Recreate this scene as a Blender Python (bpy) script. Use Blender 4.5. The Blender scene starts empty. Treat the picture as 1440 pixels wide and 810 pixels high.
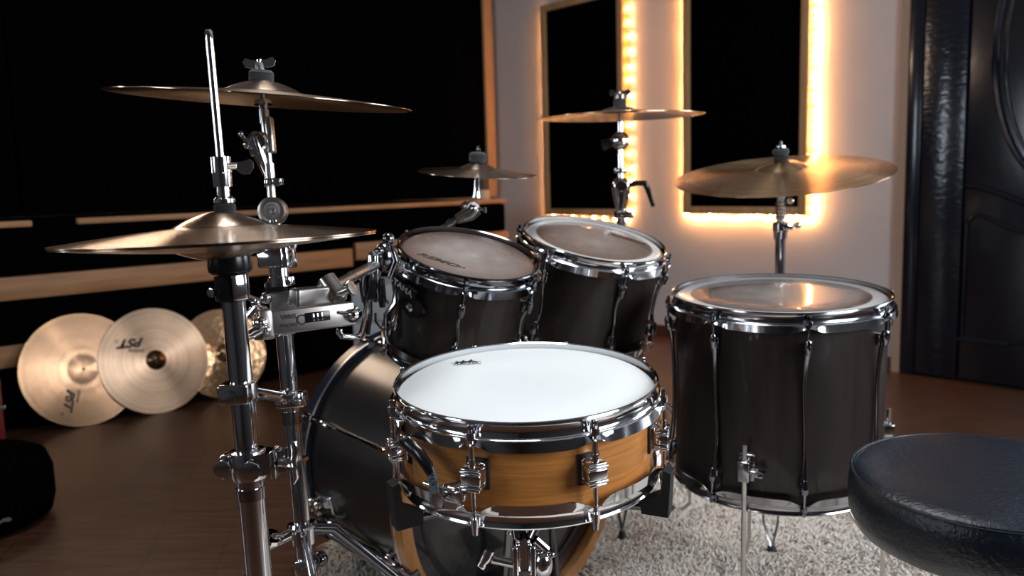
import bpy, bmesh, math, random
from mathutils import Vector, Matrix, noise
random.seed(7)
sc = bpy.context.scene
COL = sc.collection
PI = math.pi
V = Vector

# ---------------------------------------------------------------- camera
FPX, PITCH, ROLL, CAMZ = 1180.0, math.radians(7.3), math.radians(1.6), 0.94
_F = V((0, math.cos(PITCH), -math.sin(PITCH)))
_R0 = V((1, 0, 0)); _U0 = V((0, math.sin(PITCH), math.cos(PITCH)))
_R = _R0 * math.cos(ROLL) - _U0 * math.sin(ROLL)
_U = _R0 * math.sin(ROLL) + _U0 * math.cos(ROLL)
cd = bpy.data.cameras.new('camera'); cam = bpy.data.objects.new('camera', cd); COL.objects.link(cam)
cd.sensor_width = 36; cd.lens = 36 * FPX / 1440; cd.clip_start = 0.05; cd.clip_end = 50
cam.matrix_world = Matrix(((_R.x, _U.x, -_F.x, 0), (_R.y, _U.y, -_F.y, 0), (_R.z, _U.z, -_F.z, CAMZ), (0, 0, 0, 1)))
cd.dof.use_dof = True; cd.dof.focus_distance = 1.12; cd.dof.aperture_fstop = 5.0
sc.camera = cam

def at(px, py, Y):
    """measured point of the place: photo coordinates at a known distance Y down the room"""
    d = _F + _R * ((px - 720) / FPX) - _U * ((py - 405) / FPX)
    return V((0, 0, CAMZ)) + d * (Y / d.y)

# ---------------------------------------------------------------- builder
WM = {}
def basis(z, yref=V((0, 1, 0)), loc=(0, 0, 0)):
    z = V(z).normalized(); y = V(yref) - z * z.dot(V(yref))
    if y.length < 1e-4: y = V((0, 0, 1)) - z * z.z
    y.normalize(); x = y.cross(z)
    return Matrix(((x.x, y.x, z.x, loc[0]), (x.y, y.y, z.y, loc[1]), (x.z, y.z, z.z, loc[2]), (0, 0, 0, 1)))
def T(x, y, z): return Matrix.Translation((x, y, z))
def RZ(a): return Matrix.Rotation(a, 4, 'Z')
def RX(a): return Matrix.Rotation(a, 4, 'X')
def RY(a): return Matrix.Rotation(a, 4, 'Y')
I4 = Matrix.Identity(4)

class MB:
    def __init__(s): s.bm = bmesh.new()
    def box(s, size, M=I4, bev=0.0, seg=2, taper=None):
        r = bmesh.ops.create_cube(s.bm, size=1.0); vs = r['verts']
        for v in vs:
            k = 1.0
            if taper and v.co.z > 0: k = taper
            v.co = V((v.co.x * size[0] * k, v.co.y * size[1] * k, v.co.z * size[2]))
        fs = set(f for v in vs for f in v.link_faces)
        if bev > 0:
            es = list(set(e for v in vs for e in v.link_edges))
            r2 = bmesh.ops.bevel(s.bm, geom=es, offset=bev, segments=seg, affect='EDGES', profile=0.5)
            allv = set(r2['verts']) | set(v for v in vs if v.is_valid)
        else: allv = set(vs)
        for v in allv: v.co = M @ v.co
        return s
    def loft(s, rings, cap=True, closed=False):
        L = [[s.bm.verts.new(p) for p in r] for r in rings]
        n = len(L[0]); m = len(L)
        for i in range(m if closed else m - 1):
            a = L[i]; b = L[(i + 1) % m]
            for j in range(n):
                k = (j + 1) % n
                try: s.bm.faces.new((a[j], a[k], b[k], b[j]))
                except ValueError: pass
        if cap and not closed:
            s.bm.faces.new(list(reversed(L[0]))); s.bm.faces.new(L[-1])
        return s
    def tube(s, pts, r, seg=12, cap=True, closed=False, flat=1.0, up=None):
        pts = [V(p) for p in pts]; n = len(pts)
        rs = list(r) if isinstance(r, (list, tuple)) else [r] * n
        rings = []; ref = None
        for i, p in enumerate(pts):
            if closed: t = pts[(i + 1) % n] - pts[i - 1]
            elif i == 0: t = pts[1] - pts[0]
            elif i == n - 1: t = pts[-1] - pts[-2]
            else: t = (pts[i + 1] - p).normalized() + (p - pts[i - 1]).normalized()
            t.normalize()
            if ref is None:
                ref = V(up) if up else (V((0, 0, 1)) if abs(t.z) < 0.9 else V((0, 1, 0)))
            x = ref - t * ref.dot(t)
            if x.length < 1e-6: x = t.orthogonal()
            x.normalize(); y = t.cross(x); ref = x
            rings.append([p + (x * math.cos(a) * flat + y * math.sin(a)) * rs[i] for a in [2 * PI * k / seg for k in range(seg)]])
        return s.loft(rings, cap, closed)
    def cyl(s, a, b, r, r2=None, seg=24):
        return s.tube([a, b], [r, r if r2 is None else r2], seg)
    def lathe(s, prof, M=I4, seg=64, loop=False):
        """prof: (r, z) pairs; r = 0 ends are closed to a point; loop = closed cross-section"""
        rings = []
        for r, z in prof:
            if r < 1e-7: rings.append([s.bm.verts.new(M @ V((0, 0, z)))])
            else: rings.append([s.bm.verts.new(M @ V((r * math.cos(2 * PI * k / seg), r * math.sin(2 * PI * k / seg), z))) for k in range(seg)])
        m = len(rings)
        for i in range(m if loop else m - 1):
            a = rings[i]; b = rings[(i + 1) % m]
            for k in range(seg):
                k2 = (k + 1) % seg
                if len(a) == 1 and len(b) == 1: continue
                if len(a) == 1: s.bm.faces.new((a[0], b[k], b[k2]))
                elif len(b) == 1: s.bm.faces.new((a[k], b[0], a[k2]))
                else: s.bm.faces.new((a[k], b[k], b[k2], a[k2]))
        return s
    def ring(s, fn, n=96, M=I4):
        """closed ring, fn(theta) gives its closed (r, z) cross-section there"""
        rings = []
        for i in range(n):
            th = 2 * PI * i / n
            rings.append([M @ V((r * math.sin(th), -r * math.cos(th), z)) for r, z in fn(th)])
        return s.loft(rings, closed=True)
    def ball(s, c, r, sc3=(1, 1, 1), M=I4, u=20, v=12):
        prof = [(math.sin(PI * i / v), -math.cos(PI * i / v)) for i in range(v + 1)]
        return s.lathe([(p[0], p[1]) if 0 < i < v else (0, p[1]) for i, p in enumerate(prof)], T(*c) @ M @ Matrix.Diagonal((r * sc3[0], r * sc3[1], r * sc3[2], 1)), u)
    def prism(s, pts, h, M=I4, bev=0.0):
        """2-D outline in x,y extruded from z=-h/2 to h/2"""
        a = [s.bm.verts.new(M @ V((x, y, -h / 2))) for x, y in pts]; b = [s.bm.verts.new(M @ V((x, y, h / 2))) for x, y in pts]
        n = len(pts); s.bm.faces.new(list(reversed(a))); s.bm.faces.new(b)
        for i in range(n): s.bm.faces.new((a[i], a[(i + 1) % n], b[(i + 1) % n], b[i]))
        return s
    def build(s, name, m, parent=None, world=True, ang=35, label=None):
        bm = s.bm
        if parent is not None and world: bm.transform(WM[parent.name].inverted())
        bmesh.ops.recalc_face_normals(bm, faces=bm.faces)
        ca = math.radians(ang)
        for f in bm.faces: f.smooth = True
        for e in bm.edges:
            if len(e.link_faces) == 2 and e.calc_face_angle(0) > ca: e.smooth = False
        me = bpy.data.meshes.new(name); bm.to_mesh(me); bm.free()
        me.materials.append(m)
        o = bpy.data.objects.new(name, me); COL.objects.link(o)
        if parent is not None: o.parent = parent; WM[o.name] = WM[parent.name]
        else: WM[o.name] = I4.copy()
        if label: o['label'] = label
        return o

def tag(o, label, cat, group=None):
    o['label'] = label; o['category'] = cat
    if group: o['group'] = group
    return o
def thing(name, label, cat, M=None, loc=None, group=None):
    o = bpy.data.objects.new(name, None); COL.objects.link(o); o.empty_display_size = 0.05
    if M is None: M = T(*loc)
    o.matrix_world = M; WM[o.name] = M.copy()
    return tag(o, label, cat, group)
def rebase(o):
    """move a single-mesh thing's origin to its bounding centre bottom"""
    me = o.data; xs = [v.co for v in me.vertices]
    c = V(((min(v.x for v in xs) + max(v.x for v in xs)) / 2, (min(v.y for v in xs) + max(v.y for v in xs)) / 2, min(v.z for v in xs)))
    me.transform(T(*-c)); o.matrix_world = T(*c); WM[o.name] = T(*c)
    return o
def inst(src, M, parent, name=None):
    o = src.copy(); COL.objects.link(o); o.parent = parent; o.matrix_basis = M; WM[o.name] = WM[parent.name] @ M
    return o
def struct(o):
    o['kind'] = 'structure'; return o
def text(name, s, size, M, m, parent, shear=0.0, bold=0.0, depth=0.0003, sx=1.0, wld=False):
    cu = bpy.data.curves.new('t', 'FONT'); cu.body = s; cu.size = size; cu.extrude = depth; cu.offset = bold; cu.shear = shear
    cu.align_x = 'CENTER'; cu.align_y = 'CENTER'; cu.resolution_u = 3
    to = bpy.data.objects.new('t', cu); COL.objects.link(to)
    dg = bpy.context.evaluated_depsgraph_get(); me = bpy.data.meshes.new_from_object(to.evaluated_get(dg))
    bpy.data.objects.remove(to); bpy.data.curves.remove(cu)
    me.transform((WM[parent.name].inverted() if wld else I4) @ M @ Matrix.Diagonal((sx, 1, 1, 1))); me.name = name; me.materials.clear(); me.materials.append(m)
    o = bpy.data.objects.new(name, me); COL.objects.link(o); o.parent = parent; WM[o.name] = WM[parent.name]
    return o

# ---------------------------------------------------------------- materials
def mat(name, col=(.5, .5, .5), rough=.5, metal=0.0, coat=0.0, coat_r=.05, spec=.5, ior=None):
    m = bpy.data.materials.new(name); m.use_nodes = True; nt = m.node_tree
    b = nt.nodes['Principled BSDF']
    b.inputs['Base Color'].default_value = (*col, 1); b.inputs['Roughness'].default_value = rough
    b.inputs['Metallic'].default_value = metal; b.inputs['Coat Weight'].default_value = coat
    b.inputs['Coat Roughness'].default_value = coat_r; b.inputs['Specular IOR Level'].default_value = spec
    return m, nt, b
def N(nt, t, **kw):
    n = nt.nodes.new(t)
    for k, v in kw.items():
        if k in n.inputs: n.inputs[k].default_value = v
        else: setattr(n, k, v)
    return n
def L(nt, a, b): nt.links.new(a, b)
def ramp(nt, fac, stops):
    r = nt.nodes.new('ShaderNodeValToRGB'); e = r.color_ramp.elements
    while len(e) < len(stops): e.new(.5)
    for i, (p, c) in enumerate(stops): e[i].position = p; e[i].color = (*c, 1)
    L(nt, fac, r.inputs['Fac']); return r.outputs['Color']
def coords(nt, scale=(1, 1, 1), kind='Object', rot=(0, 0, 0), loc=(0, 0, 0)):
    t = nt.nodes.new('ShaderNodeTexCoord'); mp = N(nt, 'ShaderNodeMapping'); mp.inputs['Scale'].default_value = scale
    mp.inputs['Rotation'].default_value = rot; mp.inputs['Location'].default_value = loc
    L(nt, t.outputs[kind], mp.inputs['Vector']); return mp.outputs['Vector']
def bump(nt, b, h, strength=.3, dist=.002):
    n = N(nt, 'ShaderNodeBump', Strength=strength, Distance=dist); L(nt, h, n.inputs['Height']); L(nt, n.outputs['Normal'], b.inputs['Normal']); L(nt, n.outputs['Normal'], b.inputs['Coat Normal']); return n
def noisetex(nt, vec, scale, detail=4, rough=.55):
    n = N(nt, 'ShaderNodeTexNoise', Scale=scale, Detail=detail, Roughness=rough); L(nt, vec, n.inputs['Vector']); return n.outputs['Fac']

def metal(name, col, rough, var=.06, sc_=25):
    m, nt, b = mat(name, col, rough, 1.0)
    f = noisetex(nt, coords(nt), sc_, 3)
    mr = N(nt, 'ShaderNodeMapRange'); mr.inputs['To Min'].default_value = max(.01, rough - var / 2); mr.inputs['To Max'].default_value = rough + var
    L(nt, f, mr.inputs['Value']); L(nt, mr.outputs['Result'], b.inputs['Roughness'])
    return m
CHROME = metal('chrome', (.78, .78, .80), .07)
CHROME_D = metal('dark chrome', (.42, .42, .44), .12)
HOOPD = metal('smoked chrome', (.24, .25, .27), .10)
NICKEL = metal('black nickel', (.16, .16, .17), .14)
STEEL = metal('brushed steel', (.62, .60, .58), .24)
CAST = metal('cast steel', (.36, .33, .31), .3)
BLACK, _, _ = mat('black rubber', (.012, .012, .013), .6)
PLASTIC, _, _ = mat('black plastic', (.008, .008, .009), .22)
def plain(name, col, rough, **k): return mat(name, col, rough, **k)[0]
INK = plain('black ink', (.012, .010, .010), .5)
INKG = plain('grey ink', (.10, .11, .12), .6)
INKB = plain('brown ink', (.045, .022, .014), .5)
WHITEINK = plain('silver print', (.45, .47, .5), .35)
def felt_m(name, col):
    m, nt, b = mat(name, col, .95); f = noisetex(nt, coords(nt), 900, 3); bump(nt, b, f, .8, .001)
    b.inputs['Sheen Weight'].default_value = .12; return m
FELT = felt_m('grey black felt', (.022, .026, .028))
FELTB = felt_m('black felt', (.008, .008, .009))

AROT = 0.25
def bronze(name, col, rough, aniso=.75, groove=.25, ringdark=0.0, hammered=0.0, col2=None):
    m, nt, b = mat(name, col, rough, 1.0)
    t = nt.nodes.new('ShaderNodeTexCoord'); ml = N(nt, 'ShaderNodeVectorMath', operation='MULTIPLY'); ml.inputs[1].default_value = (1, 1, 0)
    L(nt, t.outputs['Object'], ml.inputs[0]); ln = N(nt, 'ShaderNodeVectorMath', operation='LENGTH'); L(nt, ml.outputs['Vector'], ln.inputs[0])
    n1 = nt.nodes.new('ShaderNodeTexNoise'); n1.noise_dimensions = '1D'; n1.inputs['Scale'].default_value = 700; n1.inputs['Detail'].default_value = 2
    L(nt, ln.outputs['Value'], n1.inputs['W'])
    bp = bump(nt, b, n1.outputs['Fac'], groove, .0006)
    if hammered:
        vo = N(nt, 'ShaderNodeTexVoronoi', Scale=38); L(nt, t.outputs['Object'], vo.inputs['Vector'])
        b2 = N(nt, 'ShaderNodeBump', Strength=hammered, Distance=.004); L(nt, vo.outputs['Distance'], b2.inputs['Height']); L(nt, b2.outputs['Normal'], bp.inputs['Normal'])
    tg = nt.nodes.new('ShaderNodeTangent'); tg.direction_type = 'RADIAL'; tg.axis = 'Z'; b.inputs['Anisotropic Rotation'].default_value = AROT; L(nt, tg.outputs['Tangent'], b.inputs['Tangent'])
    b.inputs['Anisotropic'].default_value = aniso
    n2 = nt.nodes.new('ShaderNodeTexNoise'); n2.noise_dimensions = '1D'; n2.inputs['Scale'].default_value = 60; L(nt, ln.outputs['Value'], n2.inputs['W'])
    n3 = noisetex(nt, t.outputs['Object'], 7, 4)
    ad = N(nt, 'ShaderNodeMath', operation='ADD'); L(nt, n2.outputs['Fac'], ad.inputs[0]); L(nt, n3, ad.inputs[1])
    hf = N(nt, 'ShaderNodeMath', operation='MULTIPLY'); hf.inputs[1].default_value = .5; L(nt, ad.outputs['Value'], hf.inputs[0])
    c2 = col2 or tuple(c * .72 for c in col)
    cr = ramp(nt, hf.outputs['Value'], [(.35, c2), (.62, col)])
    if ringdark:
        wv = N(nt, 'ShaderNodeMath', operation='SINE'); mu = N(nt, 'ShaderNodeMath', operation='MULTIPLY'); mu.inputs[1].default_value = 900
        L(nt, ln.outputs['Value'], mu.inputs[0]); L(nt, mu.outputs['Value'], wv.inputs[0])
        rr = ramp(nt, wv.outputs['Value'], [(0, (1, 1, 1)), (.78, (1, 1, 1)), (.97, (1 - ringdark,) * 3)])
        msk = ramp(nt, ln.outputs['Value'], [(.05, (1, 1, 1)), (.058, (0, 0, 0)), (.150, (0, 0, 0)), (.17, (1, 1, 1))])
        mm = N(nt, 'ShaderNodeMix', data_type='RGBA'); L(nt, msk, mm.inputs['Factor']); L(nt, rr, mm.inputs['A']); mm.inputs['B'].default_value = (1, 1, 1, 1)
        mx = N(nt, 'ShaderNodeMix', data_type='RGBA', blend_type='MULTIPLY'); mx.inputs['Factor'].default_value = 1
        L(nt, cr, mx.inputs['A']); L(nt, mm.outputs['Result'], mx.inputs['B']); cr = mx.outputs['Result']
    L(nt, cr, b.inputs['Base Color']); return m
BRONZE = bronze('lathed bronze', (.70, .52, .39), .23, .85)
BRONZE_D = bronze('dark lathed bronze', (.52, .39, .29), .22, .85)
BRONZE_G = bronze('golden bronze', (.88, .60, .33), .23, .88)
BRONZE_R = bronze('ridged bronze', (.62, .42, .28), .28, .7, .45, .5)
BRONZE_H = bronze('hammered bronze', (.55, .32, .17), .17, .4, .15, 0, .22)
BELL_D = bronze('brown bronze bell', (.22, .13, .08), .25, .4)

def wood(name, c1, c2, scale, rough, coat=0.0, bumpy=.1, axis='z', knots=False):
    m, nt, b = mat(name, c1, rough, coat=coat, coat_r=.12)
    s = {'x': (1, 14, 14), 'y': (14, 1, 14), 'z': (14, 14, 1)}[axis]
    v = coords(nt, s); f = noisetex(nt, v, scale, 6, .65)
    col = ramp(nt, f, [(.3, c1), (.7, c2)])
    if knots:
        vo = N(nt, 'ShaderNodeTexVoronoi', Scale=2.2); L(nt, coords(nt, {'x': (.8, 3, 3), 'y': (3, .8, 3), 'z': (3, 3, .8)}[axis]), vo.inputs['Vector'])
        k = ramp(nt, vo.outputs['Distance'], [(.06, (.25, .14, .08)), (.13, (1, 1, 1))])
        mx = N(nt, 'ShaderNodeMix', data_type='RGBA', blend_type='MULTIPLY'); mx.inputs['Factor'].default_value = .9
        L(nt, col, mx.inputs['A']); L(nt, k, mx.inputs['B']); col = mx.outputs['Result']
    L(nt, col, b.inputs['Base Color']); bump(nt, b, f, bumpy, .001); return m
PINE = wood('pine', (.27, .12, .045), (.46, .235, .10), 3, .55, axis='x', knots=True)
PINE_V = wood('pine upright', (.42, .22, .09), (.60, .34, .16), 3, .55, axis='z')
BATTER_WOOD = wood('bare maple hoop', (.30, .115, .03), (.48, .21, .06), 4, .35, .3, axis='z')

def drumwood():
    m, nt, b = mat('honey maple', (.55, .24, .07), .38, coat=.3, coat_r=.12)
    v = coords(nt, (1.2, 1.2, 30)); f = noisetex(nt, v, 9, 7, .7)
    g = noisetex(nt, coords(nt, (1, 1, 6)), 3, 3)
    c = ramp(nt, f, [(.25, (.38, .135, .028)), (.55, (.58, .235, .055)), (.8, (.68, .30, .085))])
    mx = N(nt, 'ShaderNodeMix', data_type='RGBA', blend_type='MULTIPLY'); mx.inputs['Factor'].default_value = .35
    L(nt, c, mx.inputs['A']); L(nt, ramp(nt, g, [(.3, (.75, .68, .6)), (.7, (1, 1, 1))]), mx.inputs['B'])
    L(nt, mx.outputs['Result'], b.inputs['Base Color']); bump(nt, b, f, .08, .0005); return m
MAPLE = drumwood()
def shellmat(name, c1, c2, rough, coat, bs=14):
    m, nt, b = mat(name, c1, rough, coat=coat, coat_r=.06)
    f = noisetex(nt, coords(nt, (bs, bs, .8)), 3, 5, .6); L(nt, ramp(nt, f, [(.3, c1), (.75, c2)]), b.inputs['Base Color']); return m
SHELL = shellmat('smoked brown gloss shell', (.006, .0032, .0026), (.024, .0135, .010), .40, .22)
BASS_SHELL = shellmat('charcoal satin shell', (.010, .009, .009), (.016, .014, .013), .27, .25, 2)
BASS_SHELL.node_tree.nodes['Principled BSDF'].inputs['Coat Roughness'].default_value = .22
HOOPB = plain('blue black lacquered hoop', (.012, .016, .028), .22, coat=.6)

def head(name, col, rough, ringR=None, ringcol=(.8, .78, .75), coat=0.0, smudge=.3, smudgecol=None, sr=.07):
    m, nt, b = mat(name, col, rough, coat=coat, coat_r=.06)
    t = nt.nodes.new('ShaderNodeTexCoord'); ml = N(nt, 'ShaderNodeVectorMath', operation='MULTIPLY'); ml.inputs[1].default_value = (1, 1, 0)
    L(nt, t.outputs['Object'], ml.inputs[0]); ln = N(nt, 'ShaderNodeVectorMath', operation='LENGTH'); L(nt, ml.outputs['Vector'], ln.inputs[0])
    f = noisetex(nt, t.outputs['Object'], 22, 6, .7)
    k = ramp(nt, ln.outputs['Value'], [(0, (1, 1, 1)), (sr, (.5, .5, .5)), (sr * 1.6, (0, 0, 0))])
    kk = N(nt, 'ShaderNodeMath', operation='MULTIPLY'); L(nt, k, kk.inputs[0]); L(nt, f, kk.inputs[1])
    k2 = N(nt, 'ShaderNodeMath', operation='MULTIPLY'); k2.inputs[1].default_value = smudge * 2; L(nt, kk.outputs['Value'], k2.inputs[0])
    mx = N(nt, 'ShaderNodeMix', data_type='RGBA'); mx.inputs['A'].default_value = (*col, 1); mx.inputs['B'].default_value = (*(smudgecol or tuple(c * .7 for c in col)), 1)
    L(nt, k2.outputs['Value'], mx.inputs['Factor']); out = mx.outputs['Result']
    if ringR:
        rm = ramp(nt, ln.outputs['Value'], [(ringR - .0015, (0, 0, 0)), (ringR, (1, 1, 1))])
        m2 = N(nt, 'ShaderNodeMix', data_type='RGBA'); L(nt, rm, m2.inputs['Factor']); L(nt, out, m2.inputs['A']); m2.inputs['B'].default_value = (*ringcol, 1); out = m2.outputs['Result']
    L(nt, out, b.inputs['Base Color'])
    mr = N(nt, 'ShaderNodeMapRange'); mr.inputs['To Min'].default_value = rough; mr.inputs['To Max'].default_value = min(1, rough + .35)
    L(nt, k2.outputs['Value'], mr.inputs['Value']); L(nt, mr.outputs['Result'], b.inputs['Roughness'])
    bump(nt, b, f, .05, .0005); return m
HEAD_SNARE = head('coated white head', (.80, .84, .84), .42, smudge=.25, smudgecol=(.55, .6, .62), sr=.05)
HEAD_T1 = head('hazy film head', (.15, .10, .078), .22, coat=.8, smudge=.6, smudgecol=(.46, .43, .41), sr=.075)
HEAD_T2 = head('hazy film head with white collar', (.15, .10, .075), .2, ringR=.128, ringcol=(.72, .68, .64), coat=.9, smudge=.5, smudgecol=(.42, .39, .37), sr=.08)
HEAD_F = head('worn film head with white collar', (.13, .105, .095), .2, ringR=.172, ringcol=(.70, .67, .64), coat=.9, smudge=.8, smudgecol=(.4, .37, .35), sr=.1)
HEAD_BASS = head('dark smoky bass head', (.012, .012, .014), .15, coat=1.0, smudge=.2, sr=.1)

def leather():
    m, nt, b = mat('black blue leather', (.004, .008, .016), .30, coat=.2, coat_r=.15)
    v = coords(nt); f = noisetex(nt, v, 160, 5, .6)
    w = noisetex(nt, coords(nt, (9, 30, 9), rot=(0, 0, .5)), 1.2, 5, .7)
    a = N(nt, 'ShaderNodeMath', operation='ADD'); L(nt, f, a.inputs[0]); L(nt, w, a.inputs[1]); bump(nt, b, a.outputs['Value'], .55, .0025)
    return m
LEATHER = leather()
FOAM = None
def foam():
    m, nt, b = mat('black acoustic cloth', (.0012, .0014, .0019), 1.0, spec=.0); f = noisetex(nt, coords(nt), 300, 3); bump(nt, b, f, .4, .002); return m
FOAM = foam()
def wallm(name, col, rough=.75):
    m, nt, b = mat(name, col, rough); f = noisetex(nt, coords(nt), 90, 6, .7); g = noisetex(nt, coords(nt), 3, 3)
    L(nt, ramp(nt, g, [(.3, tuple(c * .93 for c in col)), (.7, col)]), b.inputs['Base Color']); bump(nt, b, f, .35, .002); return m
WALL = wallm('white plaster', (.60, .56, .55)); WALLD = wallm('dark grey paint', (.05, .05, .055)); CEIL = wallm('grey ceiling paint', (.20, .20, .21))
REVEAL = wallm('plaster edge', (.42, .28, .20))  # orange light on the wall return is put into this plaster colour
TRIMW = wood('dark skirting wood', (.06, .02, .01), (.10, .035, .016), 4, .4, axis='x')

def floorm():
    m, nt, b = mat('brown laminate', (.12, .05, .025), .3)
    ang = math.atan2(-.339, .063)
    v = coords(nt, rot=(0, 0, -ang))
    br = N(nt, 'ShaderNodeTexBrick', Scale=1.0); br.offset = .37
    br.inputs['Brick Width'].default_value = 1.25; br.inputs['Row Height'].default_value = .19; br.inputs['Mortar Size'].default_value = .0016
    br.inputs['Color1'].default_value = (.93, .93, .93, 1); br.inputs['Color2'].default_value = (1.05, 1.05, 1.05, 1); br.inputs['Mortar'].default_value = (.42, .38, .38, 1)
    L(nt, v, br.inputs['Vector'])
    g = coords(nt, (1.5, 22, 22), rot=(0, 0, -ang)); f = noisetex(nt, g, 3, 7, .68)
    c = ramp(nt, f, [(.25, (.030, .013, .007)), (.5, (.062, .029, .016)), (.78, (.100, .051, .030))])
    mx = N(nt, 'ShaderNodeMix', data_type='RGBA', blend_type='MULTIPLY'); mx.inputs['Factor'].default_value = 1
    L(nt, c, mx.inputs['A']); L(nt, br.outputs['Color'], mx.inputs['B']); L(nt, mx.outputs['Result'], b.inputs['Base Color'])
    rr = N(nt, 'ShaderNodeMapRange'); rr.inputs['To Min'].default_value = .26; rr.inputs['To Max'].default_value = .46; L(nt, f, rr.inputs['Value']); L(nt, rr.outputs['Result'], b.inputs['Roughness'])
    bump(nt, b, f, .12, .001); return m
FLOOR = floorm()
def rugm(name='cream shag pile'):
    m, nt, b = mat(name, (.6, .55, .47), .9)
    f = noisetex(nt, coords(nt), 5, 4); g = noisetex(nt, coords(nt), 60, 3)
    c = ramp(nt, f, [(.34, (.66, .52, .45)), (.42, (.93, .86, .77)), (.7, (.97, .93, .87))])
    mx = N(nt, 'ShaderNodeMix', data_type='RGBA', blend_type='MULTIPLY'); mx.inputs['Factor'].default_value = .6
    L(nt, c, mx.inputs['A']); L(nt, ramp(nt, g, [(.3, (.6, .55, .5)), (.7, (1, 1, 1))]), mx.inputs['B']); L(nt, mx.outputs['Result'], b.inputs['Base Color']); return m
RUG = rugm()
def doorm(name, hammer=0.0):
    m, nt, b = mat(name, (.004, .005, .012), .22, coat=.35, coat_r=.08)
    if hammer:
        v = coords(nt, (.42, .42, 1)); f = noisetex(nt, v, 75, 2, .5); bump(nt, b, f, 1.0, hammer)
    else:
        f = noisetex(nt, coords(nt), 14, 4); bump(nt, b, f, .12, .004)
    return m
DOOR = doorm('black navy enamel'); DOORH = doorm('hammered black enamel', .0016)
GREY = plain('light grey plastic', (.30, .31, .32), .45); RED = plain('dark red vinyl', (.16, .004, .004), .45)
CREAM = plain('cream plastic', (.55, .42, .27), .5); GLASS = plain('window pane', (.5, .6, .7), .1)
def emis(name, col, st):
    m, nt, b = mat(name, col, .4); b.inputs['Emission Color'].default_value = (*col, 1); b.inputs['Emission Strength'].default_value = st; return m
BULB = emis('warm led', (1.0, .45, .15), 185.0)
STRAP, snt, sb = mat('dotted strap fabric', (.05, .08, .1), .7)
_vo = N(snt, 'ShaderNodeTexVoronoi', Scale=260); L(snt, coords(snt), _vo.inputs['Vector'])
L(snt, ramp(snt, _vo.outputs['Distance'], [(.25, (.01, .015, .02)), (.4, (.13, .18, .20))]), sb.inputs['Base Color'])

# ---------------------------------------------------------------- room
W0 = V((1.33, 4.40, 0)); WT = V((-.656, .755, 0)); WN = V((-.755, -.656, 0))   # white wall: origin, to the left, into the room
def wp(t, off, z): return W0 + WT * t + WN * off + V((0, 0, z))
WMX = Matrix(((-WT.x, 0, -WN.x, 0), (-WT.y, 0, -WN.y, 0), (0, 1, 0, 0), (0, 0, 0, 1)))
def wallM(t, off, z):
    """x = right along the white wall, y = into the wall, z = up"""
    p = wp(t, off, z)
    return Matrix(((-WT.x, -WN.x, 0, p.x), (-WT.y, -WN.y, 0, p.y), (0, 0, 1, p.z), (0, 0, 0, 1)))
TL, TR, DEP, HC = 2.27, -4.0, 5.8, 2.75
def wbox(t0, t1, o0, o1, z0, z1, mb=None, bev=0.0):
    mb = mb or MB()
    return mb.box((abs(t1 - t0), abs(o1 - o0), z1 - z0), wallM((t0 + t1) / 2, (o0 + o1) / 2, (z0 + z1) / 2), bev)
def rootm(o, t, off, z):
    """give a single mesh a wall-aligned origin so its texture runs along it"""
    M = wallM(t, off, z); o.data.transform(M.inverted()); o.matrix_world = M; WM[o.name] = M; return o
struct(rootm(wbox(TL + .1, TR - .1, -.1, DEP + .1, -.1, 0).build('floor', FLOOR), 0, 0, 0)).matrix_world
o = bpy.data.objects['floor']; o.data.transform(o.matrix_world); o.matrix_world = I4
struct(wbox(TL + .1, TR - .1, -.1, DEP + .1, HC, HC + .1).build('ceiling', CEIL))
struct(wbox(TL + .1, -.73, -.1, 0, 0, HC).build('wall_back', WALL))
struct(wbox(-1.80, TR - .1, -.1, 0, 0, HC).build('wall_right_of_door', WALL)).name = 'wall_back_right'
struct(wbox(-.73, -1.80, -.1, 0, 2.12, HC).build('wall_above_door', WALL)).name = 'wall_back_upper'
struct(wbox(TL, TL + .1, 0, DEP, 0, HC).build('wall_left', WALL))
struct(wbox(TR, TR - .1, 0, DEP, 0, HC).build('wall_right', WALLD))
struct(wbox(TL + .1, TR - .1, DEP, DEP + .1, 0, HC).build('wall_front', WALLD))
struct(rootm(wbox(TL - .002, -.70, .001, .013, 0.001, .065).build('baseboard_back', TRIMW), 0, 0, 0))
struct(wbox(-.695, -.735, .0, .02, 0.0, 2.14).build('trim_1', REVEAL))

# door
D = thing('door_1', '', '', wallM(-1.27, 0, 0)); del D['label'], D['category']; D['kind'] = 'structure'
m = MB(); wbox(-.742, -.800, -.06, .028, 0, 2.11, m, .004); wbox(-1.74, -1.798, -.06, .028, 0, 2.11, m, .004); wbox(-.742, -1.798, -.06, .028, 2.05, 2.11, m, .004); m.build('door_frame', DOOR, D)
m = MB(); wbox(-.803, -.982, -.05, .022, .012, 2.045, m, .003); m.build('textured_side_panel', DOORH, D, label='hammered glossy black strip of the door')
m = MB(); wbox(-.986, -1.735, -.05, .010, .012, 2.045, m, .004)
m.build('door_leaf', DOOR, D)
m = MB()
def dp(t, z, off=.012): return wp(t, off, z)
oval = [dp(-1.36 + .275 * math.cos(a), 1.42 + .56 * math.sin(a)) for a in [2 * PI * i / 48 for i in range(48)]]
m.tube(oval, .014, 8, closed=True)
inn = [dp(-1.36 + .235 * math.cos(a), 1.42 + .52 * math.sin(a)) for a in [2 * PI * i / 48 for i in range(48)]]
m.tube(inn, .007, 8, closed=True)
sw = [dp(-.99 - .75 * u, .862 - .095 * (1 - math.cos(PI * min(1, u * 2.2))) / 2 + (.09 * (1 - math.cos(PI * max(0, u - .5) * 2)) / 2)) for u in [i / 24 for i in range(25)]]
m.tube(sw, .013, 8)
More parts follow.
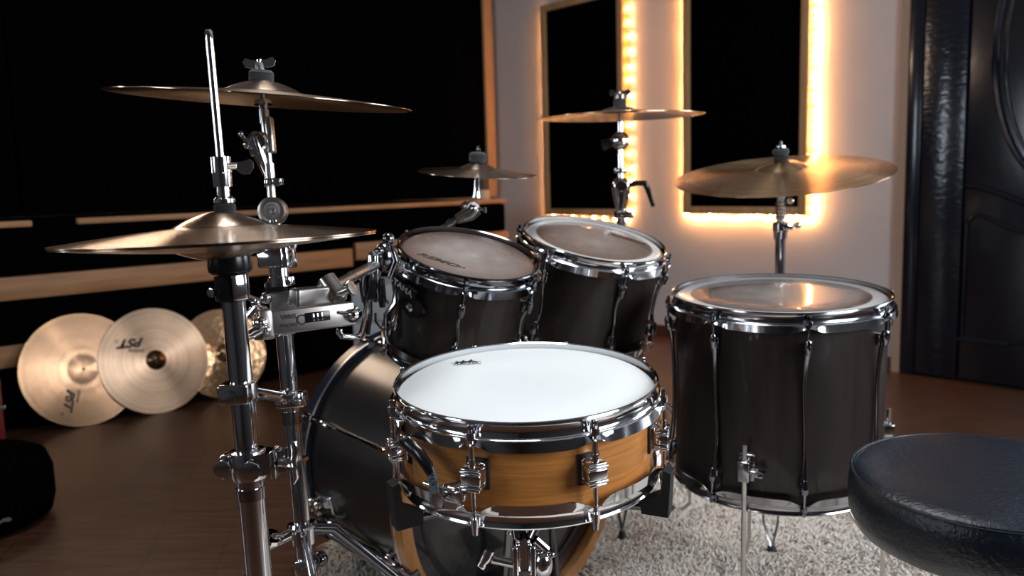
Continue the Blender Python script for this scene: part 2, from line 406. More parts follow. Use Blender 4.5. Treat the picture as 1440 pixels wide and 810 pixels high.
lp = [dp(-1.00, .20), dp(-1.00, .70), dp(-1.03, .735)] + [dp(-1.06 - .3 * u, .735 - .09 * math.sin(PI * u / 2)) for u in [i / 8 for i in range(9)]] + [dp(-1.36 - .3 * u, .645 + .09 * (1 - math.cos(PI * u / 2))) for u in [i / 8 for i in range(1, 9)]] + [dp(-1.70, .70), dp(-1.70, .20)]
m.tube(lp, .009, 8, closed=True)
lp2 = [dp(-.975 - .03, .165), dp(-1.715, .165)]
m.tube([dp(-.972, .190, .014), dp(-1.19, .190, .014)], .008, 8)
m.build('door_moulding', DOOR, D)
m = MB(); m.lathe([(0, .035), (.024, .033), (.028, .02), (.018, .008), (.03, 0), (0, -.002)], basis(WN, V((0, 0, 1)), wp(-1.69, .012, 1.0)), 24); m.build('door_handle', CHROME_D, D)

# assumed windows, unseen, added for cool light and highlights (behind and beside the camera)
def assumed_window(name, M, w, h, power, col):
    o = thing(name, '', '', M); del o['label'], o['category']; o['kind'] = 'structure'
    m = MB()
    for x in (-w / 2, 0, w / 2): m.box((.05, .05, h + .05), T(x, .0, 0))
    for z in (-h / 2, h / 2): m.box((w + .05, .05, .05), T(0, 0, z))
    f = m.build('assumed_window_frame', plain('white window paint', (.6, .6, .6), .4), o, world=False)
    ld = bpy.data.lights.new(name + '_daylight', 'AREA'); ld.shape = 'RECTANGLE'; ld.size = w; ld.size_y = h; ld.energy = power; ld.color = col
    lo = bpy.data.objects.new(name + '_daylight', ld); COL.objects.link(lo); lo.matrix_world = M @ T(0, -.045, 0) @ RX(PI / 2) @ RX(PI)
    # area lights shine along local -Z
    z = (M.to_3x3() @ V((0, 1, 0))); lo.matrix_world = basis(z, V((0, 0, 1)), M @ V((0, -.045, 0)))
    return o
LL = V((.755, .656, 0)); LN = V((.656, -.755, 0)); LO = V((-1.846, 3.376, 0))   # bench face: origin, to the right, towards the room
def lM(s, off, z):
    p = LO + LL * s + LN * off
    return Matrix(((LL.x, -LN.x, 0, p.x), (LL.y, -LN.y, 0, p.y), (0, 0, 1, z), (0, 0, 0, 1)))
def lbox(s0, s1, o0, o1, z0, z1, mb=None, bev=0.0):
    mb = mb or MB(); return mb.box((s1 - s0, abs(o1 - o0), z1 - z0), lM((s0 + s1) / 2, (o0 + o1) / 2, (z0 + z1) / 2), bev)
COOL = (.80, .90, 1.0)
# M: y points out of the room
def outM(p, n, ):
    n = V(n).normalized(); x = n.cross(V((0, 0, 1)))
    return Matrix(((x.x, n.x, 0, p.x), (x.y, n.y, 0, p.y), (x.z, n.z, 1, p.z), (0, 0, 0, 1)))
assumed_window('assumed_window_1', outM(wp(1.35, DEP - .03, 1.45), -WN * -1 * 1.0), 0.36, 1.1, 21, COOL)
assumed_window('assumed_window_4', outM(wp(-1.1, DEP - .03, 1.55), -WN * -1 * 1.0), 0.6, 1.0, 15, COOL)
assumed_window('assumed_window_2', outM(wp(-2.75, .03, 1.55), -WN), 1.1, 1.3, 60, COOL)
assumed_window('assumed_window_3', outM(wp(TR + .03, 2.2, 1.55), -WT), 1.3, 1.2, 66, (.88, .93, 1.0))

def area(name, loc, target, w, h, power, col):
    ld = bpy.data.lights.new(name, 'AREA'); ld.shape = 'RECTANGLE'; ld.size = w; ld.size_y = h; ld.energy = power; ld.color = col
    lo = bpy.data.objects.new(name, ld); COL.objects.link(lo); lo.matrix_world = basis(V(loc) - V(target), V((0, 0, 1)), loc); return lo
CL = thing('overhead_fill', 'square white ceiling light panel over the drum kit', 'lamp', loc=(-.15, 1.35, HC))  # unseen overhead fill, added to brighten the snare head and rug
m = MB(); m.box((.66, .66, .03), T(-.15, 1.35, HC - .016), .004); m.build('light_housing', GREY, CL)
area('overhead_fill_light', (-.15, 1.35, HC - .04), (-.15, 1.36, 0), .6, .6, 12, (.97, .98, 1.0)).data.spread = math.radians(110)
WL = thing('assumed_wall_lamp', 'warm wall lamp high on the left wall above the black panels', 'lamp', lM(.15, -.80, 2.25))  # assumed unseen lamp, read off the sheen on the bass drum shell
lbox(-.30, .60, -.81, -.76, 2.08, 2.42, bev=.004).build('assumed_lamp_housing', GREY, WL)
_c = LO + LL * .15 + LN * -.74; _c.z = 2.25
area('assumed_wall_lamp_light', _c, _c + LN + V((0, 0, -.35)), .8, .3, 16, (1.0, .74, .54))
w = bpy.data.worlds.new('world'); sc.world = w; w.use_nodes = True
w.node_tree.nodes['Background'].inputs[0].default_value = (.5, .6, .8, 1); w.node_tree.nodes['Background'].inputs[1].default_value = .01

# ---------------------------------------------------------------- left wall: black cloth panels and the low bench of pine rails
edges = [(-2.3, -1.62), (-1.61, .065), (.075, 1.62), (1.63, 2.955)]
labs = ['tall black cloth acoustic panel farthest left, mostly outside the frame', 'tall black cloth wall panel above the grey-lit end of the left ledge',
        'tall black cloth wall panel behind the hi-hat and the tall left cymbal', 'tall black cloth wall panel nearest the room corner, beside the white wall']
for (a, b_), lb in zip(edges, labs):
    p = thing('acoustic_panel', lb, 'acoustic panel', lM((a + b_) / 2, -.87, .832), group='black cloth panels along the left wall')
    lbox(a, b_, -.90, -.82, .832, 2.6, bev=.006).build('cloth_face', FOAM, p)
    m = MB(); lbox(a, b_, -.915, -.902, .832, 2.6, m)
    m.build('backing_board', PINE_V, p)
    if b_ > 2.9:
        lbox(b_, b_ + .075, -.915, -.802, .832, 2.6, bev=.003).build('edge_board', PINE_V, p, label='warm-lit bare wood side board')
B = thing('low_bench', 'long low black-padded bench with bare pine rails along the left wall', 'bench', lM(1.0, -.45, 0))
lbox(-2.2, 2.405, -.80, -.03, .02, .80, bev=.004).build('bench_body', FOAM, B)
rl = [lbox(-2.2, 1.375, -.03, 0, .527, .618, bev=.003), lbox(1.395, 2.43, -.03, 0, .556, .645, bev=.003), lbox(-2.2, 1.0, -.03, 0, .262, .348, bev=.003)]
for k, mb in enumerate(rl):
    o = mb.build('pine_rail', PINE, B)
    M = lM([-.4, 1.9, -.6][k], -.015, [.57, .6, .305][k]); o.data.transform((WM[B.name].inverted() @ M).inverted()); o.matrix_basis = WM[B.name].inverted() @ M
for s0, s1, o in ((-2.2, -.062, 0), (.106, 2.42, 0)):
    ob = lbox(s0, s1, -.035, .004, .812, .835, bev=.003).build('top_ledge', PINE, B)
    M = lM((s0 + s1) / 2, -.01, .82); ob.data.transform((WM[B.name].inverted() @ M).inverted()); ob.matrix_basis = WM[B.name].inverted() @ M
lbox(-2.2, 2.41, -.80, -.036, .80, .830).build('ledge_infill', FOAM, B)
m = MB()
for a, b_ in ((-2.2, 1.37), (1.40, 2.41)): lbox(a, b_, -.03, -.004, .648, .806, m, .004)
m.build('upper_pad', FOAM, B)
lbox(-2.2, 2.41, -.03, -.006, .355, .522, bev=.004).build('lower_pad', FOAM, B)
# cream bottle on the ledge
p0 = LO + LL * 2.31 + LN * -.08
bo = thing('bottle', 'small cream tapered bottle with a dark label on the pine ledge', 'bottle', loc=(p0.x, p0.y, .8302))
m = MB(); m.lathe([(0, 0), (.040, 0), (.041, .01), (.036, .07), (.022, .13), (.012, .155), (.012, .165), (0, .166)], T(p0.x, p0.y, .8305), 28); m.build('bottle_body', CREAM, bo)
m = MB(); m.lathe([(0, .166), (.014, .166), (.014, .185), (0, .187)], T(p0.x, p0.y, .8305), 24); m.build('cap', PLASTIC, bo)
m = MB(); m.lathe([(.0388, .06), (.0392, .06), (.027, .125), (.0262, .125)], T(p0.x, p0.y, .8305), 28, loop=True); m.build('bottle_label', INKB, bo)

# ---------------------------------------------------------------- framed panels with light strings
def frame_panel(tl, tr, z0, z1, label, side):
    p = thing('acoustic_panel', label, 'acoustic panel', wallM((tl + tr) / 2, .0, z0), group='wood framed black panels on the white wall')
    fw, dp_ = .042, .062
    for k, (a, b_, c, d) in enumerate(((tl, tl - fw, z0, z1), (tr + fw, tr, z0, z1), (tl - fw, tr + fw, z0, z0 + fw), (tl - fw, tr + fw, z1 - fw, z1))):
        wbox(a, b_, .004, dp_, c, d, bev=.002).build('frame_board', PINE_V, p)
    wbox(tl - fw, tr + fw, .006, dp_ - .014, z0 + fw, z1 - fw, bev=.003).build('cloth_panel', FOAM, p)
    return p
frame_panel(1.607, .915, .708, 2.045, 'left one of the two wood-framed black panels ringed with warm lights', 0)
frame_panel(.478, -.270, .728, 2.06, 'right one of the two wood-framed black panels ringed with warm lights', 1)
def string(tl, tr, z0, z1, label, step):
    s = thing('string_lights', label, 'string lights', wallM((tl + tr) / 2, 0, z0), group='warm light strings round the framed panels')
    e = .016; off = .016
    path = [(tr - e, z1), (tr - e, z0 - e), (tl + e, z0 - e), (tl + e, z1)]
    m = MB(); pts = []
    for (a, za), (b_, zb) in zip(path, path[1:]):
        n = int(math.hypot(b_ - a, zb - za) / .04)
        pts += [wp(a + (b_ - a) * i / n, off - .006, za + (zb - za) * i / n) for i in range(n)]
    m.tube(pts, .0022, 6); m.build('wire', CREAM, s)
    m = MB(); m.ball((0, 0, 0), .0075, u=10, v=6); first = m.build('bulb', BULB, s, world=False)
    q = []
    for (a, za), (b_, zb) in zip(path, path[1:]):
        ln = math.hypot(b_ - a, zb - za); n = int(ln / step)
        q += [(a + (b_ - a) * (i + .4) / n, za + (zb - za) * (i + .4) / n) for i in range(n)]
    q = q[:98]
    inv = WM[s.name].inverted()
    for i, (t, z) in enumerate(q):
        P = inv @ wp(t + random.uniform(-.004, .004), off + .002, z + random.uniform(-.008, .008))
        if i == 0: first.matrix_basis = T(*P)
        else: inst(first, T(*P), s)
string(1.607, .915, .708, 2.045, 'warm fairy-light string round the left framed panel', .082)
string(.478, -.270, .728, 2.06, 'warm fairy-light string round the right framed panel', .036)

# ---------------------------------------------------------------- rug
poly = [(-.56, 1.1), (-.53, 1.6), (-.49, 1.88), (-.44, 2.10), (-.35, 2.24), (-.1, 2.42), (.2, 2.55), (.486, 2.60), (.72, 2.48), (.88, 2.26), (1.10, 2.02), (1.35, 1.7), (1.40, 1.2), (1.1, .75), (.2, .6), (-.4, .75)]
def inside(x, y, P=poly):
    c = False; n = len(P)
    for i in range(n):
        x1, y1 = P[i]; x2, y2 = P[i - 1]
        if (y1 > y) != (y2 > y) and x < (x2 - x1) * (y - y1) / (y2 - y1) + x1: c = not c
    return c
RG = thing('rug', 'cream shaggy rug under the drum kit', 'rug', loc=(.4, 1.6, 0))
m = MB(); m.prism(poly, .012, T(0, 0, .007)); m.build('rug_backing', RUG, RG)
bm = bmesh.new(); rnd = random.Random(3); cnt = 0
def seen(x, y):   # only the part of the floor the photo looks at is planted densely
    return y > .9
while cnt < 22000:
    x = rnd.uniform(-.58, 1.42); y = rnd.uniform(.95, 2.62)
    if not inside(x, y): continue
    cnt += 1
    nz = noise.noise(V((x * 6, y * 6, 0))); lean = V((noise.noise(V((x * 4, y * 4, 3))), noise.noise(V((x * 4, y * 4, 7))), 0)) * 1.6
    for k in range(6):
        a = rnd.uniform(0, 2 * PI); d = V((math.cos(a), math.sin(a), 0)) * rnd.uniform(.2, .8) + lean
        ln = rnd.uniform(.026, .046); w_ = rnd.uniform(.0014, .0027); side = V((-math.sin(a), math.cos(a), 0)) * w_
        p = V((x + rnd.uniform(-.006, .006), y + rnd.uniform(-.006, .006), .012)); hgt = .024 + .012 * nz + rnd.uniform(-.005, .005)
        pts = [p, p + d * ln * .25 + V((0, 0, hgt * .6)), p + d * ln * .65 + V((0, 0, hgt)), p + d * ln * 1.05 + V((0, 0, hgt * .75))]
        vs = []
        for i, q in enumerate(pts):
            kk = (1, 1, .9, .25)[i]; vs.append((bm.verts.new(q - side * kk), bm.verts.new(q + side * kk)))
        for i in range(3): bm.faces.new((vs[i][0], vs[i][1], vs[i + 1][1], vs[i + 1][0]))
for f in bm.faces: f.smooth = True
bm.transform(WM[RG.name].inverted()); me = bpy.data.meshes.new('pile'); bm.to_mesh(me); bm.free(); me.materials.append(RUG)
o = bpy.data.objects.new('pile', me); COL.objects.link(o); o.parent = RG; o['kind'] = 'stuff'

# ---------------------------------------------------------------- small hardware
def wingnut(mb, P, axis, s=1.0, up=None):
    M = basis(axis, up or V((0, 0, 1)), P)
    mb.lathe([(0, 0), (.0065 * s, 0), (.006 * s, .010 * s), (.0045 * s, .013 * s), (0, .013 * s)], M, 16)
    for sg in (-1, 1):
        mb.prism([(sg * .003 * s, -.003 * s), (sg * .010 * s, -.005 * s), (sg * .019 * s, -.003 * s), (sg * .022 * s, .004 * s), (sg * .018 * s, .009 * s), (sg * .010 * s, .006 * s), (sg * .003 * s, .005 * s)][::sg], .0045 * s, M @ T(0, 0, .010 * s) @ RX(PI / 2))
def collar(mb, P, axis, r, h, ear=None, earlen=.02):
    M = basis(axis, ear or V((0, 1, 0)), P)
    mb.lathe([(r * .8, -h / 2), (r, -h / 2 + .001), (r * 1.06, -h / 2 + .002), (r * 1.06, h / 2 - .002), (r, h / 2 - .001), (r * .8, h / 2)], M, 28, loop=True)
    if ear is not None:
        mb.box((.010, earlen, h * .8), M @ T(0, r + earlen / 2 - .003, 0), .0015)
def bolt(mb, P, axis, r=.004, ln=.03):
    M = basis(axis, V((0, 0, 1)), P); mb.lathe([(0, -ln / 2), (r, -ln / 2), (r, ln / 2), (0, ln / 2)], M, 12); mb.lathe([(0, ln / 2), (r * 1.9, ln / 2), (r * 1.9, ln / 2 + .004), (0, ln / 2 + .005)], M, 8)
def tubular(P, Q, r): m = MB(); m.cyl(P, Q, r, seg=32); return m
def felt(P, n, r, h):
    m = MB(); M = basis(n, loc=P); e = min(.004, h * .25)
    m.lathe([(0, 0), (r - e, 0), (r, e), (r * .985, h * .5), (r, h - e), (r - e, h), (0, h)], M, 32); return m

# ---------------------------------------------------------------- drums
def hoop_fn(R, nl, phase, top=True, sgn=1):
    def fn(th):
        dmin = min(abs((th - phase - 2 * PI * k / nl + PI) % (2 * PI) - PI) for k in range(nl)); e = math.exp(-(dmin / .085) ** 2)
        sk = .013 * (1 - .75 * e); fl = .0015 + .006 * e
        p = [(R + .0005, .0), (R + .0022, .0012), (R + .0046, .0006), (R + .0052, -.0012), (R + .0042, -.003), (R + .0035, -.004), (R + .0035, -.016), (R + .0050, -.0182), (R + .0095, -.0190 ), (R + .0110, -.0205),
             (R + .0112 + fl * .4, -.021 - sk * .5), (R + .0112 + fl, -.021 - sk), (R + .0098 + fl, -.0215 - sk), (R + .0098 + fl * .3, -.021 - sk * .5), (R + .0085, -.0212), (R + .003, -.0202), (R + .0018, -.018), (R + .0018, -.003)]
        return [(r, z * sgn) for r, z in p]
    return fn
def drum(name, label, c, n, R, H, nl, phase, shell, headm, hoopm, lugstyle, rodm, lugm, group=None):
    """c = centre of the top lip, n = axis, H = lip to lip, R = head radius"""
    n = V(n).normalized(); base = V(c) - n * H
    t = thing(name, label, 'drum', basis(n, loc=base), group=group); ph = math.radians(phase)
    m = MB(); m.lathe([(R - .010, .014), (R - .003, .013), (R - .003, H - .013), (R - .010, H - .012)], seg=96, loop=True); m.build('shell', shell, t, world=False)
    m = MB(); m.ring(hoop_fn(R, nl, ph), 192, T(0, 0, H)); m.build('top_hoop', hoopm, t, world=False)
    m = MB(); m.ring(hoop_fn(R, nl, ph, sgn=-1), 192); m.build('bottom_hoop', hoopm, t, world=False)
    m = MB(); m.lathe([(0, H - .0055), (R * .5, H - .0055), (R - .010, H - .0055), (R - .006, H - .0075), (R - .0005, H - .012), (R - .0005, H - .014), (0, H - .010)], seg=96); m.build('drum_head', headm, t, world=False, ang=60)
    m = MB(); m.lathe([(0, .006), (R - .006, .006), (R - .0005, .013), (R - .002, .014), (0, .008)], seg=64); m.build('resonant_head', HEAD_T1, t, world=False)
    def rot(k): return RZ(ph + 2 * PI * k / nl)
    parts = []
    if lugstyle == 'snare':
        lz = H * .5; lh = .026
        m = MB(); rr = R - .003
        # rod from hoop ear into the lug, square key head above
        yy = -(R + .0145)
        m.cyl((0, yy, lz + lh * .35), (0, yy, H - .012), .0027, seg=12); m.cyl((0, yy, H - .018), (0, yy, H - .010), .0062, .0058, seg=16); m.box((.0062, .0062, .010), T(0, yy, H - .005), .0008)
        m.cyl((0, yy, H - .050), (0, yy, H - .026), .0040, seg=14)
        a = m.build('tension_rod', rodm, t, world=False); parts.append(a)
        m = MB(); m.cyl((0, yy, lz - lh * .35), (0, yy, .010), .0030, seg=12); m.cyl((0, yy, .016), (0, yy, .004), .0055, .005, seg=16); m.cyl((0, yy, .004), (0, yy, -.006), .0040, .0034, seg=12)
        a = m.build('tension_rod', rodm, t, world=False); parts.append(a)
        m = MB()
        m.box((.024, .010, lh + .006), T(0, -(rr + .004), lz), .003, 3)
        m.box((.016, .012, lh * .8), T(0, -(rr + .009), lz), .003, 3)
        for zz, hh, ww in ((0, lh * .55, .0255), (lh * .36, lh * .13, .0275), (-lh * .36, lh * .13, .0275), (lh * .5, lh * .13, .0235), (-lh * .5, lh * .13, .0235)):
            m.box((ww, .0175, hh), T(0, yy, lz + zz), min(.0022, hh * .4), 3)
        m.cyl((0, yy, lz + lh * .5), (0, yy, lz + lh * .95), .0048, .0042, seg=16)
        a = m.build('lug', lugm, t, world=False); parts.append(a)
        m = MB(); m.box((.030, .004, lh + .014), T(0, -(rr + .0012), lz), .0018, 2); a = m.build('lug_gasket', BLACK, t, world=False); parts.append(a)
    elif lugstyle == 'long':
        rr = R - .003; yy = -(R + .0125)
        zt, zb = H - .052, .052
        m = MB(); m.cyl((0, yy, zt - .004), (0, yy, H - .014), .0026, seg=12); m.cyl((0, yy, H - .019), (0, yy, H - .012), .0060, .0056, seg=16); m.box((.0060, .0060, .010), T(0, yy, H - .008), .0008)
        parts.append(m.build('tension_rod', rodm, t, world=False))
        m = MB(); m.cyl((0, yy, zb + .004), (0, yy, .014), .0026, seg=12); m.cyl((0, yy, .019), (0, yy, .012), .0058, .0054, seg=16); m.box((.0060, .0060, .010), T(0, yy, .008), .0008)
        parts.append(m.build('tension_rod', rodm, t, world=False))
        m = MB()
        for z0, sg in ((zt, -1), (zb, 1)):
            m.lathe([(0, -.006), (.0060, -.006), (.0076, -.002), (.0076, .006), (.0058, .013), (.0045, .020), (0, .022)], T(0, yy, z0) @ (RX(PI) if sg < 0 else I4), 18)
            m.box((.012, .012, .022), T(0, -(rr + .004), z0 + sg * .012), .003, 3)
        n_ = 14; pts = []; rs = []
        for i in range(n_ + 1):
            u = i / n_; z = zb + .014 + (zt - zb - .028) * u; e = abs(2 * u - 1)
            pts.append((.0022 * math.sin(2 * PI * u), -(rr + .0045 + .0075 * e ** 3), z)); rs.append(.0036 + .0030 * e ** 4)
        m.tube(pts, rs, 12)
        parts.append(m.build('lug', lugm, t, world=False))
    for k in range(nl):
        for a in parts:
            if k == 0: a.matrix_basis = rot(0)
            else: inst(a, rot(k), t)
    # air vent
    return t

SN = drum('snare_drum', 'honey maple snare drum with a white head in the centre foreground', (.015, 1.131, .671), (-.005, -.071, .997), .176, .134, 8, -21, MAPLE, HEAD_SNARE, CHROME, 'snare', CHROME, CHROME)
T1 = drum('rack_tom', 'smaller dark rack tom tilted towards the snare, in front of the small splash cymbal', (-.076, 1.543, .812), (.209, -.244, .947), .128, .205, 6, 3.5, SHELL, HEAD_T1, HOOPD, 'long', HOOPD, HOOPD, 'dark brown toms')
T2 = drum('rack_tom', 'larger dark rack tom with a white-ringed head between the small tom and floor tom', (.181, 1.807, .813), (.175, -.221, .959), .152, .235, 6, 21, SHELL, HEAD_T2, CHROME, 'long', HOOPD, HOOPD, 'dark brown toms')
FT = drum('floor_tom', 'big dark floor tom on three thin legs, right of the snare', (.525, 1.636, .709), (-.01, -.053, .999), .203, .375, 8, -4.3, SHELL, HEAD_F, CHROME_D, 'long', HOOPD, HOOPD, 'dark brown toms')

def head_text(t, H, s, size, x, y, ang, m, shear=.0, sx=1.0, bold=0.0, name='head_print'):
    return text(name, s, size, T(x, y, H - .0052) @ RZ(ang), m, t, shear, bold, .0002, sx)
# crown emblem and brand word printed on the snare head
m = MB(); cx, cy = -.088, .098
crown = [(-.020, 0), (-.014, .004), (-.0155, .012), (-.010, .006), (-.006, .0065), (-.003, .016), (.000, .007), (.005, .0075), (.010, .019), (.012, .008), (.019, .003), (.012, .0042), (.006, .0035), (0, .003), (-.008, .002)]
m.prism([(x * .95, y * .9) for x, y in crown], .0003, T(cx, cy, .134 - .0052) @ RZ(.05)); m.prism([(-.022, -.001), (.024, .003), (.024, .0036), (-.022, -.0004)], .0003, T(cx, cy, .134 - .0052))
m.build('crown_emblem', INK, SN, world=False)
head_text(SN, .134, 'REMO', .0085, -.087, .094, .06, INK, .2, 1.6)
head_text(SN, .134, 'WEATHERKING', .004, -.085, .088, .06, INKG, .1, 1.5)
head_text(T1, .205, 'REMO', .020, -.052, -.060, -.35, INKB, .3, 1.5, .0006)
head_text(T1, .205, 'CS', .010, -.006, -.075, -.1, INKB)
head_text(T2, .235, 'REMO', .022, .075, .05, -.5, INKB, .3, 1.5, .0006)

# snare strainer on the left: bracket, black lever arm, dotted strap over the bottom hoop
def cylp(th, r, z): a = math.radians(th); return V((r * math.sin(a), -r * math.cos(a), z))
m = MB()
Mx = basis((0, 0, 1), V((math.sin(math.radians(-30)), -math.cos(math.radians(-30)), 0)), cylp(-29, .186, .044))
m.box((.026, .022, .022), Mx, .003, 3); m.box((.036, .008, .010), Mx @ T(-.004, .012, .002), .002)
bolt(m, cylp(-32, .200, .040), cylp(-32, 1, 0), .005, .014); bolt(m, cylp(-25, .196, .046), cylp(-25, 1, 0), .004, .012); m.cyl(cylp(-40, .200, .052), cylp(-24, .198, .046), .0035, seg=12)
m.build('strainer', CHROME, SN, world=False)
m = MB(); pts = [cylp(-56, .194, .088), cylp(-51, .199, .096), cylp(-46, .202, .096), cylp(-41, .203, .089), cylp(-37, .204, .078), cylp(-35.5, .204, .070)]
m.tube(pts, [.005, .0065, .007, .007, .0065, .005], 12, flat=1.3); m.build('strainer_lever', PLASTIC, SN, world=False)
m = MB(); rr = [(-36.5, .2045, .080), (-35.2, .2055, .070), (-34.5, .2050, .060), (-34, .2065, .048), (-34, .2075, .036), (-34, .2070, .030)]
rings = []
for th, r, z in rr:
    a = cylp(th - 1.9, r, z); b_ = cylp(th + 1.9, r, z); rad = cylp(th, 1, 0) * .0011
    rings.append([a - rad, b_ - rad, b_ + rad, a + rad])
m.loft(rings); m.build('snare_strap', STRAP, SN, world=False, label='dotted blue-grey fabric strap')
m = MB(); m.box((.006, .002, .008), I4); m.bm.free()

# tom badge plates and mount hardware
def on_shell(t, R, th, z, ang=0.0):
    a = math.radians(th); d = V((math.sin(a), -math.cos(a), 0))
    return Matrix(((math.cos(a), 0, d.x, 0), (math.sin(a), 0, d.y, 0), (0, 1, d.z, 0), (0, 0, 0, 1))).normalized() if False else basis(d, V((0, 0, 1)), d * R + V((0, 0, z))) @ RZ(ang)
def rounded_diamond(w, h, n=8):
    out = []
    for i in range(24):
        a = 2 * PI * i / 24; r = 1 / (abs(math.cos(a)) ** 1.3 + abs(math.sin(a)) ** 1.3) ** (1 / 1.3); out.append((w * r * math.cos(a), h * r * math.sin(a)))
    return out
m = MB(); Mb = on_shell(T1, .1285, -38, .120, 0); m.prism(rounded_diamond(.030, .021), .008, Mb); o = m.build('mount_plate', PLASTIC, T1, world=False)
m = MB(); m.lathe([(0, .0), (.008, 0), (.008, .004), (.005, .007), (.004, .005), (0, .0045)], Mb @ T(0, 0, .004), 20); m.build('plate_bolt', CHROME, T1, world=False, label='bright bolt')
m = MB(); Mb2 = on_shell(T1, .1420, -44, .152, -.10)
m.prism([(-.034, .010), (.034, .010), (.028, -.004), (.012, -.013), (-.012, -.013), (-.028, -.004)], .006, Mb2); m.build('badge_plate', PLASTIC, T1, world=False)
text('badge_print', 'TAMA', .015, Mb2 @ T(0, .0005, .0033), WHITEINK, T1, 0, .0003, .0002, 1.35)
for t, R, H, phs in ((T1, .128, .205, (-120, -60, 0, 60)), (T2, .152, .235, (-93, -33, 27, 87))):
    pass
# floor tom: leg brackets and legs
legs = []
for th, kink in ((-32, 1), (84, -1), (177, -1)):
    a = math.radians(th); d = V((math.sin(a), -math.cos(a), 0)); sd = V((math.cos(a), math.sin(a), 0)); z0 = .085
    m = MB(); Mf = basis(d, V((0, 0, 1)), d * .203 + V((0, 0, z0)))
    m.box((.030, .052, .008), Mf @ T(0, 0, .001), .003, 3); m.box((.022, .040, .024), Mf @ T(0, -.002, .014), .004, 3)
    br = m.build('leg_bracket', CHROME_D, FT, world=False)
    m = MB(); bolt(m, d * .222 + sd * .014 + V((0, 0, z0 - .002)), sd, .0045, .016); wingnut(m, d * .222 + sd * .022 + V((0, 0, z0 - .002)), sd, .8)
    o = m.build('wing_screw', CHROME_D, br, world=False)
    m = MB(); e = d * .219
    m.tube([e + V((0, 0, z0 + .048)), e + V((0, 0, z0 - .18)), e + V((0, 0, -.26)), e + d * .022 + V((0, 0, -.30)), e + d * .024 + V((0, 0, -.318))], [.0048] * 5, 12)
    lg = m.build('leg', STEEL, FT, world=False)
    m = MB(); m.cyl(e + d * .024 + V((0, 0, -.308)), e + d * .024 + V((0, 0, -.330)), .010, .012, seg=16); m.build('rubber_foot', BLACK, lg, world=False)

# ---------------------------------------------------------------- bass drum
ab = .681; bax = V((-math.sin(ab), math.cos(ab), 0)); bc = V((.007, 1.698, .300))
BM = basis(bax, V((0, 0, 1)), bc)     # local z = towards the front head, y = up, x = screen-left side
BD = thing('bass_drum', 'big charcoal bass drum lying behind the snare with a bare wood batter hoop', 'drum', T(bc.x, bc.y, 0))
BL = .452; RS = .278
m = MB(); m.lathe([(RS - .008, .03), (RS, .03), (RS, BL - .03), (RS - .008, BL - .03)], BM, 128, loop=True); m.build('shell', BASS_SHELL, BD)
m = MB(); m.lathe([(.2795, BL - .042), (.2925, BL - .042), (.2925, BL - .001), (.291, BL), (.281, BL), (.2795, BL - .001)], BM, 128, loop=True); m.build('front_hoop', HOOPB, BD, label='blue-black hoop')
m = MB(); m.lathe([(.2915, BL - .0415), (.2940, BL - .0405), (.2945, BL - .037), (.2940, BL - .0335), (.2915, BL - .0325)], BM, 128, loop=True)
m.build('hoop_inlay', STEEL, BD)
m = MB(); m.lathe([(.2795, .042), (.2925, .042), (.2925, .001), (.291, 0), (.270, 0), (.268, .003), (.270, .042)], BM, 128, loop=True); m.build('batter_hoop', BATTER_WOOD, BD, label='bare orange-brown wood hoop')
m = MB(); m.lathe([(.2915, .0375), (.2936, .0365), (.294, .034), (.2936, .0315), (.2915, .0305)], BM, 128, loop=True); m.build('hoop_inlay', STEEL, BD)
m = MB(); m.lathe([(0, .022), (.262, .022), (.269, .026), (.269, .029), (0, .025)], BM, 96); m.build('batter_head', HEAD_BASS, BD)
m = MB(); m.lathe([(.225, .0200), (.231, .0190), (.236, .0190), (.240, .0215), (.225, .0218)], BM, 96, loop=True); m.build('muffle_ring', PLASTIC, BD)
m = MB(); m.lathe([(0, BL - .026), (.27, BL - .022), (.279, BL - .03), (.279, BL - .034), (0, BL - .03)], BM, 96); m.build('front_head', HEAD_BASS, BD)
def bpt(th, r, z):   # th from straight up towards the photo's left
    a = math.radians(th); return BM @ V((-r * math.sin(a), r * math.cos(a), z)) if (BM @ V((1, 0, 0)) - bc).x > 0 else BM @ V((r * math.sin(a), r * math.cos(a), z))
def bdir(th): return (bpt(th, 1, 0) - bpt(th, 0, 0))
